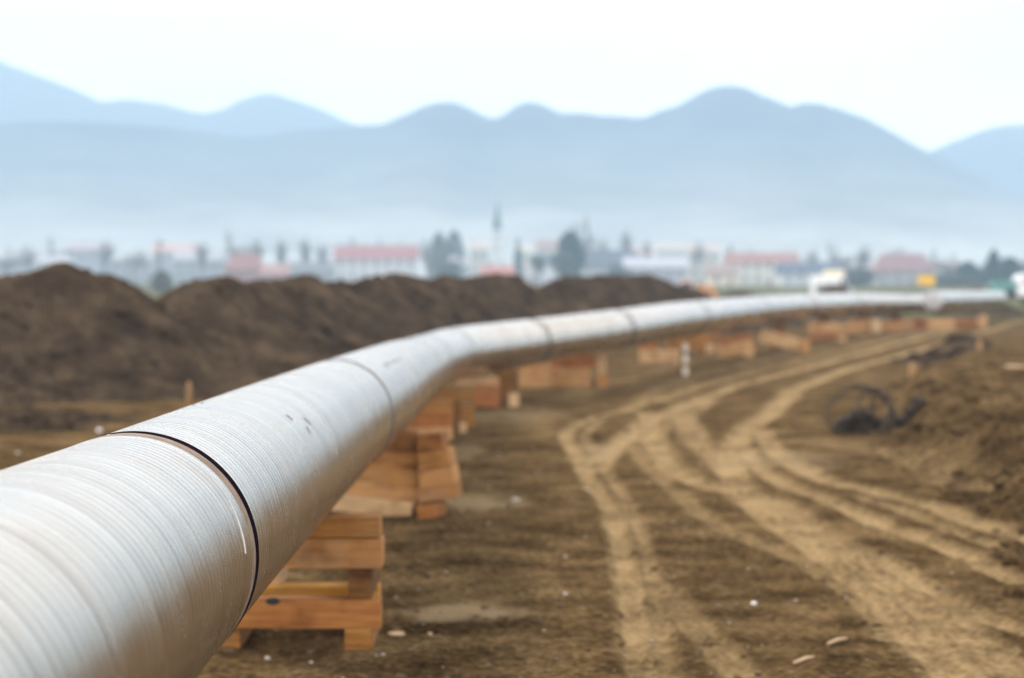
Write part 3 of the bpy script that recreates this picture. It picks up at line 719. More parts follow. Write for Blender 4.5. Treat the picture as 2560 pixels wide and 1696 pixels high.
for k in range(26):
    r = random.Random(200 + k); a = at(r.uniform(2100, 2290), 1088, cb.y) - coil.location; p = Vector((a.x, r.uniform(-.1, .5), .02)); P = [p]
    d = Vector((r.uniform(-.6, .6), r.uniform(-.4, .4), 1)).normalized(); L = r.uniform(.15, .5)
    for q in range(6):
        d = (d + Vector((r.uniform(-.5, .5), r.uniform(-.4, .4), -.22))).normalized(); P.append(P[-1] + d * L / 6)
    m = MB(); m.tube(P, [.014, .013, .011, .009, .007, .005, .003], 4); m.build('root', M_coil, coil, True)
M_root = paint('dark_clod', (.036, .023, .013), .95, .4, 8)
rg = np.random.RandomState(77); pp = []; sz = []
for k in range(260):
    q = at(2092 + 215 * rg.rand() ** 1.15, 1082, cb.y + .1 + .5 * rg.rand()); hgt = .04 + .46 * rg.rand() * max(.12, 1 - abs(q.x - cb.x - .05) / .62) + .12 * max(0, q.x - cb.x - .4)
    pp.append((q.x, q.y, gz(q.x, q.y) + hgt)); sz.append(.025 + .075 * rg.rand() ** 2)
tag(lumps('earth_clump', pp, sz, M_root, 78, .9), 'dark clump of crumbled earth at the foot of the root tangle', 'earth clump')
def stick(pa, pb, rad, label, name='stick', mat=None, z=.02):
    a = gp(*pa); b = gp(*pb); a.z = gz(a.x, a.y) + z; b.z = gz(b.x, b.y) + z
    m = MB(); mid = (a + b) / 2 + Vector((.01, .01, .01)); m.tube([a, mid, b], [rad, rad * 1.1, rad * .7], 6)
    tag(m.build(name, mat or M_woodend, None, True), label, 'stick')
stick((2070, 1618), (2116, 1602), .014, 'pale bare stick on the clods at the bottom, left of the wide track')
stick((1985, 1665), (2035, 1652), .013, 'thin tan stick at the bottom edge, left of the wide track')
stick((2515, 1035), (2570, 1052), .03, 'pale wooden slat lying on the bank at the right edge', z=.38)
def chip(px, py, w_, d_, label, mat, name='wood_chip', cat='wood chip', hh_=.012, rz=.1):
    c = gp(px, py); m = MB(); n = 9; r = random.Random(label)
    rr = [(math.cos(2 * math.pi * k / n) * w_ / 2 * (.8 + .3 * r.random()), math.sin(2 * math.pi * k / n) * d_ / 2 * (.8 + .3 * r.random())) for k in range(n)]
    m.add([(x, y, 0) for x, y in rr] + [(x * .9, y * .9, hh_) for x, y in rr], [tuple(range(n, 2 * n))] + [(k, (k + 1) % n, n + (k + 1) % n, n + k) for k in range(n)])
    o = m.build(name, mat); o.location = (c.x, c.y, gz(c.x, c.y) + .012); o.rotation_euler = (.12, 0, rz); tag(o, label, cat)
chip(990, 1593, .16, .10, 'flat pale wood chip on the soil just right of the nearest timber stack', M_woodend)
chip(1075, 1595, .04, .05, 'tiny pale wood chip on the soil right of the bigger flat chip', M_woodend)
def litter(px, py, r_, label, up=.0, mat=None, name='white_stone', cat='stone'):
    c = gp(px, py); o = lumps(name, [(0, 0, 0)], [r_], mat or M_white, int(px), .8); o.location = (c.x, c.y, gz(c.x, c.y) + r_ * .5 + up); tag(o, label, cat)
litter(1885, 1517, .022, 'bright bluish white stone on dark soil between the two wheel tracks')
litter(1413, 1490, .016, 'white stone left of the narrow wheel track, lower middle')
litter(669, 1655, .026, 'pale stone on the soil in front of the nearest timber stack', mat=M_peb)
litter(1290, 1259, .05, 'whitish lump at the end of the pale sand patch beside the second timber stack', mat=M_peb)
litter(1465, 1218, .035, 'pale stone at the top of the narrow wheel track', mat=M_peb)
litter(519, 953, .06, 'round white stone at the foot of the heap, right of the wooden stake')
litter(248, 1083, .045, 'small white stone just above the pipe at the left', mat=M_white)
litter(45, 1140, .035, 'pale stone behind the pipe at the left edge', mat=M_peb)

# ------------------------------------------------------------------ village
MATS = {}
def cm(name, col, rough=.8):
    k = (name,) + tuple(col)
    if k not in MATS: MATS[k] = paint(name, col, rough, .12, .6)
    return MATS[k]
M_glass = paint('window_glass', (.05, .06, .07), .15, .1)
def house(xa, xb, yr, ye, Y, label, wall=(.7, .68, .62), roof=(.42, .13, .10), dep=9, gable=False, hip=0.0, nwin=4, floors=2, chim=1, cat='house', group='houses of the village', over=.5, yaw=0, name='house'):
    Y = Y * KV; dep = dep * 1.3; over = over * 1.4
    a = at(xa, 692, Y).x; b = at(xb, 692, Y).x; W = b - a; zr = hz(yr, Y); ze = max(hz(ye, Y), 1.6)
    H = empty(name, ((a + b) / 2, Y, 0), R_(yaw)); tag(H, label, cat, group)
    mw = cm('wall_render', wall); mr = cm('roof_tiles', roof)
    hw = W / 2 - over
    m = MB(); m.box(-hw, hw, 0, dep, -.3, ze)
    if gable: m.add([(-hw, 0, ze), (hw, 0, ze), (0, 0, zr - .2), (-hw, dep, ze), (hw, dep, ze), (0, dep, zr - .2)], [(0, 1, 2), (5, 4, 3)])
    elif hip <= 0: m.add([(-hw, 0, ze), (-hw, dep, ze), (-hw, dep / 2, zr - .2), (hw, 0, ze), (hw, dep, ze), (hw, dep / 2, zr - .2)], [(0, 1, 2), (5, 4, 3)])
    m.build('wall', mw, H)
    r = MB(); o = over; t = .22
    if gable:
        lft = [(-hw - o, -o, ze - .25), (0, -o, zr), (0, dep + o, zr), (-hw - o, dep + o, ze - .25)]
        for q in (lft, [(-x, y, z) for x, y, z in lft]):
            r.add(q + [(x, y, z + t) for x, y, z in q], [(0, 1, 2, 3), (7, 6, 5, 4), (0, 4, 5, 1), (1, 5, 6, 2), (2, 6, 7, 3), (3, 7, 4, 0)])
    else:
        hx = hip * dep / 2
        e = [(-hw - o, -o, ze - .2), (hw + o, -o, ze - .2), (hw + o, dep + o, ze - .2), (-hw - o, dep + o, ze - .2)]
        rd = [(-hw - o + hx, dep / 2, zr), (hw + o - hx, dep / 2, zr)]
        vs = e + rd + [(x, y, z - t) for x, y, z in e]
        r.add(vs, [(0, 1, 5, 4), (1, 2, 5), (2, 3, 4, 5), (3, 0, 4), (6, 7, 1, 0), (7, 8, 2, 1), (8, 9, 3, 2), (9, 6, 0, 3), (9, 8, 7, 6)])
    ro = r.build('roof', mr, H); bm_fix(ro.data)
    for c in range(chim):
        x = -hw * .3 + c * hw * .9; q = MB(); q.box(x - .4, x + .4, dep * .5 - .2, dep * .5 + .6, (zr + ze) / 2, zr + .9); q.box(x - .5, x + .5, dep * .5 - .3, dep * .5 + .7, zr + .9, zr + 1.05); q.build('chimney', cm('chimney_brick', (.4, .3, .27)), ro)
    if nwin:
        fh = ze / floors
        for f in range(floors):
            for i in range(nwin):
                x = -hw + (i + .5) * 2 * hw / nwin; z = f * fh + fh * .35; ww = min(.7, hw / nwin * .55); wh = fh * .45
                fr = MB(); fr.box(x - ww, x + ww, -.06, .05, z, z + wh)
                if f == 0 and i == nwin // 2:
                    d = MB(); d.box(x - .55, x + .55, -.06, .05, 0, min(2.1, ze * .8)); d.build('door', cm('door_wood', (.2, .12, .07)), H); continue
                wo = fr.build('window', cm('window_frame', (.6, .6, .58)), H)
                for sx in (-1, 1):
                    p = MB(); p.box(x + sx * ww * .5 - ww * .4, x + sx * ww * .5 + ww * .4, -.09, -.05, z + .08, z + wh - .08); p.build('pane', M_glass, wo)
    return H
RED = (.30, .15, .14); PINK = (.36, .22, .205); GREY = (.16, .18, .20); TAUP = (.30, .22, .20)  # roof and wall colours muted to paint in distance haze
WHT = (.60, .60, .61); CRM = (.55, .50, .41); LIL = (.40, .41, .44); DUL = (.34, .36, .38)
house(556, 662, 632, 672, 430, 'pinkish brick house with a broad haze-paled red hipped roof, leftmost of the large near houses', PINK, RED, 9, hip=.6, nwin=3, chim=1)
house(650, 722, 660, 684, 418, 'low pink roofed annexe against the right side of the pinkish brick house', PINK, PINK, 7, nwin=2, floors=1, chim=0)
house(724, 832, 664, 680, 455, 'low shed with a dark grey roof left of the long white house', DUL, GREY, 8, nwin=0, floors=1, chim=1)
house(833, 1046, 613, 644, 480, 'long white two-storey house with a bright red roof and dark windows under the eaves', WHT, (.34, .16, .165), 10, nwin=7, chim=2)
house(1198, 1288, 666, 682, 400, 'low red roof just above the soil ridge below the church', CRM, (.40, .16, .14), 8, nwin=2, floors=1, chim=0)
house(1172, 1224, 602, 622, 800, 'far cream house immediately left of the church tower', CRM, (.6, .5, .42), 10, nwin=3, chim=1)
house(1285, 1334, 612, 628, 750, 'far cream yellow house right of the church tower', (.78, .72, .5), CRM, 10, nwin=3, chim=0)
house(1338, 1402, 600, 620, 700, 'far beige house with a pinkish roof left of the dark evergreen', CRM, PINK, 10, nwin=3, chim=1)
house(1296, 1350, 652, 690, 412, 'small white gabled house in the notch between the heaps, left one', WHT, LIL, 9, gable=True, nwin=2, chim=0)
house(1345, 1400, 660, 692, 405, 'small bluish white gabled house in the notch between the heaps, right one', (.66, .7, .74), WHT, 9, gable=True, nwin=2, chim=0)
house(1322, 1450, 636, 655, 470, 'dark teal roofed house behind the two small white gables', LIL, (.08, .14, .15), 9, nwin=3, chim=0)
house(1452, 1598, 625, 662, 500, 'long barn with a dark slate grey roof right of the dark evergreen', LIL, (.10, .12, .155), 12, nwin=5, chim=1, cat='barn')
house(1560, 1722, 642, 668, 470, 'pale grey lilac house with a light roof, right of the slate roofed barn', LIL, (.45, .45, .5), 10, nwin=5, chim=1)
house(1560, 1640, 618, 632, 720, 'far pale pink house behind the slate roofed barn', (.7, .6, .55), (.6, .45, .4), 10, nwin=3, chim=0)
house(1640, 1715, 608, 624, 780, 'far cream house with a nearly white roof, in the middle of the right half', WHT, CRM, 10, nwin=3, chim=0)
house(1716, 1800, 612, 628, 740, 'far cream and pink house left of the small green fir', CRM, (.6, .48, .42), 10, nwin=3, chim=1)
house(1815, 2002, 630, 655, 430, 'large cream house with a haze-muted red roof in the right half of the village', (.66, .64, .58), (.31, .17, .155), 11, nwin=6, chim=1)
house(1768, 1850, 662, 684, 410, 'low cream wing attached to the left of the large cream house', (.75, .66, .52), TAUP, 8, nwin=2, floors=1, chim=0)
house(1950, 2112, 655, 681, 385, 'pale house with a dark blue grey roof in front of the large cream house', (.56, .58, .6), (.09, .12, .17), 10, nwin=5, chim=0)
house(2185, 2342, 634, 676, 420, 'grey house with a haze-paled brownish pink roof near the right end of the village', (.38, .37, .37), (.28, .17, .17), 10, nwin=4, chim=1, hip=.5)
house(2112, 2182, 650, 670, 520, 'dim grey house between the blue grey roof and the brownish pink roof', DUL, (.3, .3, .33), 9, nwin=2, chim=0)
house(376, 494, 611, 628, 650, 'hazy house with a haze-paled pink roof behind the utility pole', LIL, (.55, .35, .33), 10, nwin=4, chim=0)
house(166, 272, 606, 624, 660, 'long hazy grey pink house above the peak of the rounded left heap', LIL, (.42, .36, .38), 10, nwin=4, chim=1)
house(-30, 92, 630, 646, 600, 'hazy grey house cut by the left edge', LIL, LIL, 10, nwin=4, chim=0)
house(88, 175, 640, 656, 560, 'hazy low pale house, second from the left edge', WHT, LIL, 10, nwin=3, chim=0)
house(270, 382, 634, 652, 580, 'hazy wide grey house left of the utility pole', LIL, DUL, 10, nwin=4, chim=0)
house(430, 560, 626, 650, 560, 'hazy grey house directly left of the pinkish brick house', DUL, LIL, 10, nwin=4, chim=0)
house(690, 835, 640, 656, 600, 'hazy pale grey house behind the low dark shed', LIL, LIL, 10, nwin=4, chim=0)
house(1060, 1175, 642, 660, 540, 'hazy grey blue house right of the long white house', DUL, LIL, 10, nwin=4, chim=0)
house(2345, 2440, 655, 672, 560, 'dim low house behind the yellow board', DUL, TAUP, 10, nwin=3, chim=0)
house(2060, 2112, 676, 688, 300, 'tiny pale yellow hut right behind the white van', (.75, .62, .30), (.7, .6, .35), 2.5, nwin=0, floors=1, chim=0, over=.15, cat='hut', name='hut')

# church
ch = empty('church', tuple(at(1243, 692, 1190))[:2] + (0,)); tag(ch, 'distant white church tower with a slender dark green spire', 'church')
zt = hz(574, 1190); zs = hz(505, 1190)
m = MB(); m.box(-2.3, 2.3, 0, 4.6, 0, zt - .5); m.build('tower', cm('church_white', (.75, .74, .72)), ch)
m = MB(); m.box(-2.6, 2.6, -.3, 4.9, zt - .5, zt); m.build('cornice', cm('church_white', (.75, .74, .72)), ch)
m = MB()
m.tube([(0, 2.3, zt), (0, 2.3, zt + (zs - zt) * .12), (0, 2.3, zt + (zs - zt) * .2), (0, 2.3, zt + (zs - zt) * .45), (0, 2.3, zs)], [2.6, 2.4, 2.0, 1.4, .1], 8); m.build('spire', cm('spire_copper', (.02, .08, .08)), ch)
m = MB(); m.box(-5, 5, 4.65, 26, 0, 9); m.build('nave_wall', cm('church_white', (.75, .74, .72)), ch)
m = MB(); m.add([(-5.6, 3.9, 8.9), (5.6, 3.9, 8.9), (5.6, 22.4, 8.9), (-5.6, 22.4, 8.9), (0, 3.9, 14), (0, 22.4, 14)], [(0, 3, 2, 1), (0, 4, 5, 3), (1, 2, 5, 4), (0, 1, 4), (2, 3, 5)]); m.build('nave_roof', cm('roof_tiles', TAUP), ch)
for z in (zt - 5, zt - 12):
    m = MB(); m.box(-.6, .6, -.08, .05, z, z + 2.4); m.build('window', M_glass, ch)

# ------------------------------------------------------------------ trees
M_bark = paint('grey_bark', (.11, .095, .08), .9, .2, 2)
M_twig = paint('bare_twigs', (.15, .135, .12), .9, .2, 2)
M_fir = paint('evergreen_needles', (.04, .095, .085), .85, .45, .5)  # needles lightened, some distance haze painted in
M_bush = paint('winter_shrub', (.10, .125, .115), .85, .4, .5)
def bare_proto(seed, spread=.5, H=10.0):
    r = random.Random(seed); tr = MB(); cr = MB()
    root = empty('bare_tree')
    tr.tube([(0, 0, -.3), (.05, 0, H * .15), (0, .1, H * .32), (.1, 0, H * .5)], [.28, .22, .17, .1], 7); tr.build('trunk', M_bark, root, True)
    def br(p, d, L, rad, k):
        q = [p]; dd = d
        for i in range(3):
            dd = (dd + Vector((r.uniform(-.25, .25), r.uniform(-.25, .25), r.uniform(-.05, .2)))).normalized(); q.append(q[-1] + dd * L / 3)
        cr.tube(q, [rad, rad * .8, rad * .6, rad * .35], 3, False)
        if k <= 0: return
        for j in range(4 if k > 1 else 5):
            i = r.choice((1, 2, 3)); nd = (dd + Vector((r.uniform(-1, 1), r.uniform(-1, 1), r.uniform(-.2, .7))) * .8).normalized()
            br(q[i], nd, L * r.uniform(.5, .72), rad * .55, k - 1)
    for j in range(9):
        a = r.random() * 6.28; z = H * r.uniform(.22, .5)
        d = Vector((math.cos(a) * spread * 1.6, math.sin(a) * spread * 1.6, 1)).normalized()
        br(Vector((0, 0, z)), d, H * r.uniform(.22, .34), .15, 3)
    cr.build('crown', M_twig, root)
    return root
def leafy_proto(seed, shape, mat, name, H=10.0, n=5200):
    rg = np.random.RandomState(seed); root = empty(name)
    m = MB(); m.tube([(0, 0, -.3), (0, 0, H * .6), (0, 0, H * .93)], [.22, .12, .02], 6); m.build('trunk', M_bark, root, True)
    V = np.zeros((n, 4, 3)); z = rg.rand(n)
    if shape == 'cone':
        z = 1 - np.sqrt(rg.rand(n)); rad = (1 - z) * .27 * (.55 + .45 * np.cos(z * 42) ** 2) * H
        zz = H * (.07 + .93 * z)
    else:
        rad = .36 * H * np.sqrt(np.clip(1 - (2 * z - 1) ** 2, 0, 1)); zz = H * (.05 + .95 * z)
    a = rg.rand(n) * 2 * np.pi; rad = rad * (.35 + .65 * np.sqrt(rg.rand(n))) * (1 + .35 * np.sin(a * 3 + z * 9) * np.sin(a * 5 - z * 6 + 1))
    c = np.stack([rad * np.cos(a), rad * np.sin(a), zz - rad * .12], 1)
    u = rg.randn(n, 3); u /= np.linalg.norm(u, axis=1)[:, None]; v = rg.randn(n, 3); v -= (v * u).sum(1)[:, None] * u; v /= np.linalg.norm(v, axis=1)[:, None]
    s = H * (.012 + .016 * rg.rand(n))[:, None]
    V[:, 0] = c - u * s - v * s; V[:, 1] = c + u * s - v * s; V[:, 2] = c + u * s * .6 + v * s; V[:, 3] = c - u * s * .6 + v * s
    mesh_np('crown', V.reshape(-1, 3), np.arange(n * 4).reshape(-1, 4), mat, root, False)
    return root
protos = {'bare': bare_proto(3), 'bare2': bare_proto(9, .75), 'slim': bare_proto(5, .22), 'fir': leafy_proto(1, 'cone', M_fir, 'fir_tree'), 'round': leafy_proto(2, 'ball', M_fir, 'evergreen_tree'), 'shrub': leafy_proto(4, 'ball', M_bush, 'shrub', n=2600)}
used = set()
BW = {}
for k_, p_ in protos.items():
    c_ = [c for c in p_.children if c.name.startswith('crown')][0]; n_ = len(c_.data.vertices); v_ = np.zeros(n_ * 3); c_.data.vertices.foreach_get('co', v_); v_ = v_.reshape(-1, 3)
    BW[k_] = (2 * np.percentile(np.hypot(v_[:, 0], v_[:, 1]), 90), v_[:, 2].max())
def tree(kind, px, ytop, wpx, Y, label, cat='tree', ybase=None):
    p = protos[kind]
    if kind in used:
        o = p.copy(); COL.objects.link(o)
        for c in list(p.children):
            q = c.copy(); COL.objects.link(q); q.parent = o
    else: o = p; used.add(kind)
    Y = Y * KV
    c = at(px, 692, Y); H = hz(ytop, Y); o.location = (c.x, Y, 0)
    base_w = BW[kind][0]
    sx = wpx / F * Y / base_w; o.scale = (sx, sx, H / BW[kind][1]); o.rotation_euler = (0, 0, px * 1.7)
    tag(o, label, cat, 'trees between the village houses')
T = [
 ('bare2', 20, 612, 70, 560, 'hazy bare tree at the left edge above the grey house'),
 ('bare', 70, 606, 55, 570, 'hazy bare tree, second from the left edge'),
 ('bare2', 152, 584, 66, 580, 'taller hazy bare tree above the left slope of the rounded heap'),
 ('bare', 262, 594, 60, 570, 'hazy bushy tree right of the long grey pink house'),
 ('bare', 335, 618, 60, 560, 'low hazy bare tree left of the utility pole'),
 ('slim', 505, 592, 34, 540, 'slim hazy bare tree above the grey house left of the pinkish one'),
 ('bare2', 592, 566, 62, 520, 'tall bare tree behind the pinkish brick house, left one'),
 ('bare', 648, 590, 62, 500, 'wide bare tree behind the pinkish brick house, middle one'),
 ('slim', 703, 586, 36, 520, 'slim bare tree behind the pinkish brick house, right one'),
 ('slim', 764, 584, 36, 560, 'slim pale bare tree left of the long white house'),
 ('slim', 806, 596, 30, 600, 'faint slim tree touching the left end of the red roof'),
 ('fir', 882, 592, 24, 620, 'small fir tip above the left part of the bright red roof'),
 ('fir', 948, 594, 20, 620, 'small green fir tip above the right part of the bright red roof'),
 ('bare', 1068, 588, 44, 520, 'grey bare tree at the right end of the long white house'),
 ('shrub', 1098, 578, 40, 540, 'grey green rounded tree between the long white house and the church, left one'),
 ('shrub', 1136, 574, 44, 560, 'grey green rounded tree between the long white house and the church, right one'),
 ('bare2', 1112, 604, 110, 500, 'broad bare grey tree around the two rounded trees left of the church'),
 ('shrub', 1128, 658, 50, 430, 'dark low shrub behind the soil ridge, left of the low red roof', 'shrub'),
 ('fir', 1295, 592, 30, 640, 'small faint fir above the far cream yellow house'),
 ('round', 1425, 574, 62, 440, 'tallest dark evergreen in the middle, left of the slate roofed barn'),
 ('bare2', 1448, 528, 92, 460, 'tallest bare tree with a spreading crown behind the dark evergreen'),
 ('shrub', 1405, 625, 60, 430, 'dark green shrub at the foot of the tallest evergreen', 'shrub'),
 ('shrub', 1345, 640, 44, 430, 'teal green shrub above the two small white gables', 'shrub'),
 ('slim', 1506, 582, 26, 620, 'faint slim tree above the left part of the slate roofed barn'),
 ('slim', 1566, 560, 34, 560, 'tall slim tree above the slate roofed barn'),
 ('slim', 1618, 588, 26, 600, 'short slim tree right of the tall slim one'),
 ('bare', 1740, 596, 50, 620, 'faint bare tree above the far cream and pink house'),
 ('fir', 1826, 612, 30, 480, 'small bright green fir at the left end of the haze-muted red roof'),
 ('bare', 2024, 616, 40, 480, 'low tree behind the right end of the haze-muted red roof'),
 ('bare2', 2100, 600, 84, 450, 'broad brownish bare tree left of the brownish pink roof'),
 ('bare', 2150, 608, 60, 440, 'second bare tree, touching the grey house with the brownish pink roof'),
 ('bare', 2238, 612, 46, 520, 'bare tree behind the left part of the brownish pink roof'),
 ('bare2', 2312, 616, 60, 500, 'bare tree behind the right part of the brownish pink roof'),
 ('bare2', 2372, 630, 84, 440, 'broad bare tree between the brownish pink roof and the dark firs'),
 ('round', 2420, 652, 50, 400, 'low dark evergreen left of the tall fir at the right'),
 ('fir', 2484, 622, 74, 400, 'tall dark teal fir near the right edge'),
 ('round', 2524, 642, 56, 390, 'dark bluish rounded evergreen right of the tall fir'),
 ('bare', 2560, 640, 60, 420, 'bare tree cut by the right edge above the truck'),
 ('shrub', 404, 676, 50, 230, 'dark shrub in the gap between the first two soil heaps', 'shrub'),
 ('shrub', 1545, 664, 60, 440, 'dim shrub in front of the slate roofed barn', 'shrub'),
 ('shrub', 2140, 668, 90, 400, 'dim grey shrubs left of the brownish pink roofed house', 'shrubs'),
 ('shrub', 2380, 682, 110, 380, 'low dim shrubs behind the yellow board', 'shrubs'),
]
for t in T: tree(*t[:6], **({'cat': t[6]} if len(t) > 6 else {}))

# ------------------------------------------------------------------ utility pole, sign, vehicles
up_ = empty('utility_pole', tuple(at(400, 692, 330))[:2] + (0,)); tag(up_, 'thin dark utility pole above the gap between the first two heaps', 'utility pole')
zt = hz(598, 330); m = MB(); m.tube([(0, 0, 0), (0, 0, zt)], [.18, .12], 8); m.build('pole', M_bark, up_)
m = MB(); m.box(-.9, .9, -.06, .06, zt - .8, zt - .66); m.build('crossarm', M_bark, up_)
for x in (-.75, 0, .75):
    m = MB(); m.tube([(x, 0, zt - .66), (x, 0, zt - .42)], .05, 6); m.build('insulator', cm('porcelain', (.5, .5, .5)), up_)

sg = empty('sign_board', tuple(at(2316, 692, 205))[:2] + (0,)); tag(sg, 'plain yellow rectangular board on a thin post beyond the pipes', 'sign')
z0, z1 = hz(713, 205), hz(690, 205)
m = MB(); m.box(-.80, .80, -.04, .04, z0, z1); m.build('board', cm('yellow_paint', (.85, .50, .03), .5), sg, False, .03)
m = MB(); m.tube([(0, .1, 0), (0, .1, z1 - .1)], .07, 8); m.build('post', cm('galvanised', (.3, .3, .3)), sg)
m = MB(); m.box(-.5, .5, .04, .09, (z0 + z1) / 2 - .05, (z0 + z1) / 2 + .05); m.build('bracket', cm('galvanised', (.3, .3, .3)), sg)

M_tyre = paint('tyre_rubber', (.02, .02, .02), .9); M_rim = paint('wheel_rim', (.4, .4, .42), .4)
def wheel(parent, x, y, r, w_=.3):
    m = MB(); m.tube([(x, y - w_ / 2, r), (x, y + w_ / 2, r)], r, 20); o = m.build('wheel', M_tyre, parent)
    q = MB(); q.tube([(x, y - w_ / 2 - .02, r), (x, y + w_ / 2 + .02, r)], r * .55, 16); q.build('rim', M_rim, o)
def extr(m, prof, y0, y1):
    n = len(prof); m.add([(x, y0, z) for x, z in prof] + [(x, y1, z) for x, z in prof], [tuple(range(n))[::-1], tuple(range(n, 2 * n))] + [(k, (k + 1) % n, n + (k + 1) % n, n + k) for k in range(n)])
van = empty('van', tuple(at(2078, 692, 232))[:2] + (0,), R_(6)); tag(van, 'white van with its bright roof and side showing above the domed soil heap', 'van')
zt = hz(689, 232); m = MB(); extr(m, [(-2.05, .4), (2.05, .4), (2.1, 1.5), (1.6, 1.75), (1.15, zt - .1), (.9, zt), (-1.95, zt), (-2.05, zt - .15)], -.95, .95); o = m.build('body', cm('white_van_paint', (.85, .85, .86), .35), van, False, .06); bm_fix(o.data)
m = MB(); m.box(-1.9, 1.9, -.985, -.952, .5, zt - .95); m.build('grey_lower_side', cm('lower_side_grey', (.25, .26, .28)), van)  # added grey sheet, makes the lower half of the body darker
m = MB(); extr(m, [(.75, 1.85), (1.42, 1.85), (1.08, zt - .3), (.75, zt - .3)], -.965, -.95); m.build('side_window', M_glass, van)
m = MB(); m.add([(1.63, -.8, 1.80), (1.63, .8, 1.80), (1.19, .7, zt - .18), (1.19, -.7, zt - .18)], [(0, 1, 2, 3)]); m.build('windscreen', M_glass, van)
for x in (-1.3, 1.3):
    for y in (-.85, .85): wheel(van, x, y, .38)
truck = empty('truck', tuple(at(2545, 692, 214))[:2] + (0,), R_(0)); tag(truck, 'truck with a teal flatbed and rounded white cab at the right edge', 'truck')
zt = hz(686, 214); zb0, zb1 = hz(727, 214), hz(703, 214)
m = MB(); extr(m, [(-.35, .9), (2.0, .9), (2.1, 1.9), (1.75, zt - .15), (1.5, zt), (.1, zt), (-.25, zt - .25), (-.35, zt - .7)], -1.1, 1.1); o = m.build('cab', cm('white_cab_paint', (.85, .85, .87), .35), truck, False, .12); bm_fix(o.data)
m = MB(); extr(m, [(.5, 2.0), (1.6, 2.0), (1.4, zt - .35), (.5, zt - .35)], -1.13, -1.1); m.build('side_window', M_glass, truck)
m = MB(); m.box(-2.6, -.4, -1.15, 1.15, zb0, zb1); m.build('flatbed', cm('teal_paint', (.11, .27, .25), .5), truck, False, .03)
m = MB(); m.box(-2.9, 1.9, -.5, .5, .75, zb0); m.build('chassis', M_dark, truck)
for x in (-2.2, 1.1):
    for y in (-.95, .95): wheel(truck, x, y, .5)
ORA = cm('orange_machine_paint', (.75, .30, .10), .5)
ex = empty('excavator', tuple(at(1722, 692, 172))[:2] + (0,)); tag(ex, 'small orange excavator behind the end of the soil ridge', 'excavator')
for y in (-.7, .7):
    m = MB(); extr(m, [(-1.1, .1), (-.9, 0), (.9, 0), (1.1, .1), (1.1, .45), (.9, .6), (-.9, .6), (-1.1, .45)], y - .2, y + .2); o = m.build('crawler_track', M_tyre, ex); bm_fix(o.data)
m = MB(); m.box(-1.1, .8, -.75, .75, .65, 1.55); m.build('body', ORA, ex, False, .08)
m = MB(); m.box(-.75, .35, -.7, .1, 1.55, 2.62); m.build('cab', cm('cab_paint', (.78, .55, .48), .5), ex, False, .05)
m = MB(); m.box(-.6, .2, -.73, -.7, 1.8, 2.45); m.build('cab_window', M_glass, ex)
m = MB(); m.tube([(.7, .3, 1.3), (1.05, .3, 2.3), (1.3, .3, 1.5)], .16, 6); m.build('boom', ORA, ex)
m = MB(); m.tube([(1.3, .3, 1.5), (1.75, .3, 2.25), (2.0, .3, 1.5)], .15, 6); m.build('dipper_arm', ORA, ex)
m = MB(); extr(m, [(1.75, 1.5), (2.25, 1.5), (2.3, 1.0), (2.0, .8), (1.7, 1.05)], .0, .6); o = m.build('bucket', ORA, ex); bm_fix(o.data)

# ------------------------------------------------------------------ mountains
def mountain_mat(name, forest, field_or_mist):
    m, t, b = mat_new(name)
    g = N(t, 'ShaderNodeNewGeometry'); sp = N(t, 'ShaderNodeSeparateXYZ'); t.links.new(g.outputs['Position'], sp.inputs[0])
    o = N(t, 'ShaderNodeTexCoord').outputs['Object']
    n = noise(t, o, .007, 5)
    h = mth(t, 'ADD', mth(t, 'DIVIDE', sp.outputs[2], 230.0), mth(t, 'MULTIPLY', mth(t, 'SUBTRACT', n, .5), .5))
    c = ramp(t, h, [(.0, field_or_mist), (.36, tuple(.40 * a_ + .60 * b_ for a_, b_ in zip(field_or_mist, forest))), (.9, forest)])  # low mist is painted in: slopes pale towards the foot
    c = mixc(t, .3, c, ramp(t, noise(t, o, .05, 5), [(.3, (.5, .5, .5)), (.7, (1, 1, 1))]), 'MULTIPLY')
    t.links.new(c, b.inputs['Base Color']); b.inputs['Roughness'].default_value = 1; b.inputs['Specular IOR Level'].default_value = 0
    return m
D = 1.0815
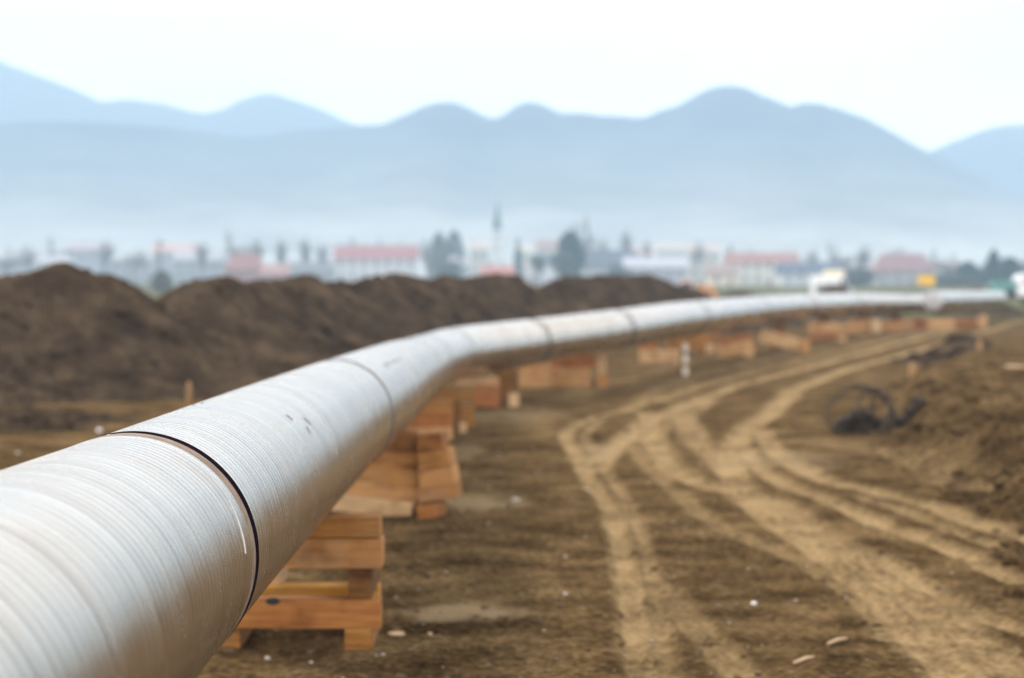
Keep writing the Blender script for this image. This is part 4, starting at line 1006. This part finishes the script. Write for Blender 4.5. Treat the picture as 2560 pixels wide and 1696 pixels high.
def mountain(name, prof, Y, front, back, mat, seed):
    C = np.array([list(at(a * D, b * D, Y)) for a, b in prof])
    x = np.linspace(C[0, 0], C[-1, 0], 760); H = np.interp(x, C[:, 0], C[:, 2]); H = _smooth(H, 3)
    H = H + 1.2 * fbm(x / 36 + seed, x * 0 + seed, 3)
    t = np.concatenate([np.linspace(-1, 0, 60), np.linspace(0, 1, 20)[1:]])
    yy = np.where(t < 0, t * front, t * back)
    XX, TT = np.meshgrid(x, t); YY = Y + yy[:, None] + 0 * XX
    a = np.abs(TT); pr = (1 - a) ** 1.15
    n = ridged(XX / 300 + seed, YY / 650 + seed, 4)
    Z = H[None] * pr * (1 - .35 * np.sin(np.pi * np.clip(a * 1.3, 0, 1)) * (1 - n * .8)) - 1.0 * (a > .97)
    # nothing in front may rise above the crest's sight line
    lim = HC + (H[None] - HC) * (YY / Y); Z = np.minimum(Z, np.where(TT < 0, lim * .995, 9e9))
    V = np.stack([XX + 0 * TT, YY, Z], -1).reshape(-1, 3)
    o = mesh_np(name, V, grid_faces(len(t), len(x)), mat); tag(o, kind='structure'); return o
M_mA = mountain_mat('mountain_forest_mist', (.020, .032, .060), (.56, .57, .54))
A_ = [(-2200,480),(-1700,330),(-1300,200),(-900,110),(-500,62),(-200,95),(0,142),(60,165),(100,180),(170,205),(235,236),(290,229),(380,240),(430,255),(470,263),(520,253),(545,236),(590,221),(630,216),(690,234),(760,260),(800,280),(830,292),(900,310),(1000,345),(1150,420)]
B_ = [(-2600,560),(-1800,440),(-1100,350),(-500,318),(-200,298),(0,288),(90,281),(200,283),(350,292),(450,303),(540,318),(600,318),(680,302),(760,298),(830,290),(860,288),(885,289),(940,264),(985,242),(1030,234),(1060,238),(1100,258),(1130,275),(1155,274),(1190,245),(1225,234),(1260,244),(1290,262),(1310,265),(1330,259),(1400,267),(1470,272),(1490,272),(1520,258),(1575,242),(1600,225),(1640,204),(1690,196),(1730,203),(1760,222),(1790,230),(1825,248),(1860,236),(1900,240),(1950,256),(2010,276),(2060,305),(2110,332),(2150,352),(2220,385),(2300,425),(2400,465),(2600,520),(2900,590)]
C_ = [(1900,430),(2000,400),(2100,366),(2150,350),(2210,325),(2260,306),(2300,293),(2340,290),(2400,286),(2500,270),(2650,262),(2900,300),(3300,380),(3900,520)]
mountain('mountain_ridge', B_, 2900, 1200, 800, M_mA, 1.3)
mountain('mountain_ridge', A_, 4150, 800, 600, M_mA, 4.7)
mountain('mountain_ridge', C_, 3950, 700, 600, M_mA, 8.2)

# ------------------------------------------------------------------ haze
m = MB(); m.box(-3600, 3600, -80, 5400, -3, 640)
mh, t, b = mat_new('haze_air'); t.nodes.remove(b)
pv = N(t, 'ShaderNodeVolumePrincipled'); pv.inputs['Color'].default_value = (.57, .78, 1.0, 1); pv.inputs['Density'].default_value = HAZE_DENSITY; pv.inputs['Anisotropy'].default_value = 0.0
t.links.new(pv.outputs[0], t.nodes['Material Output'].inputs['Volume'])
hz_ = m.build('haze', mh); tag(hz_, 'pale even haze over the fields and village', 'haze', kind='stuff')
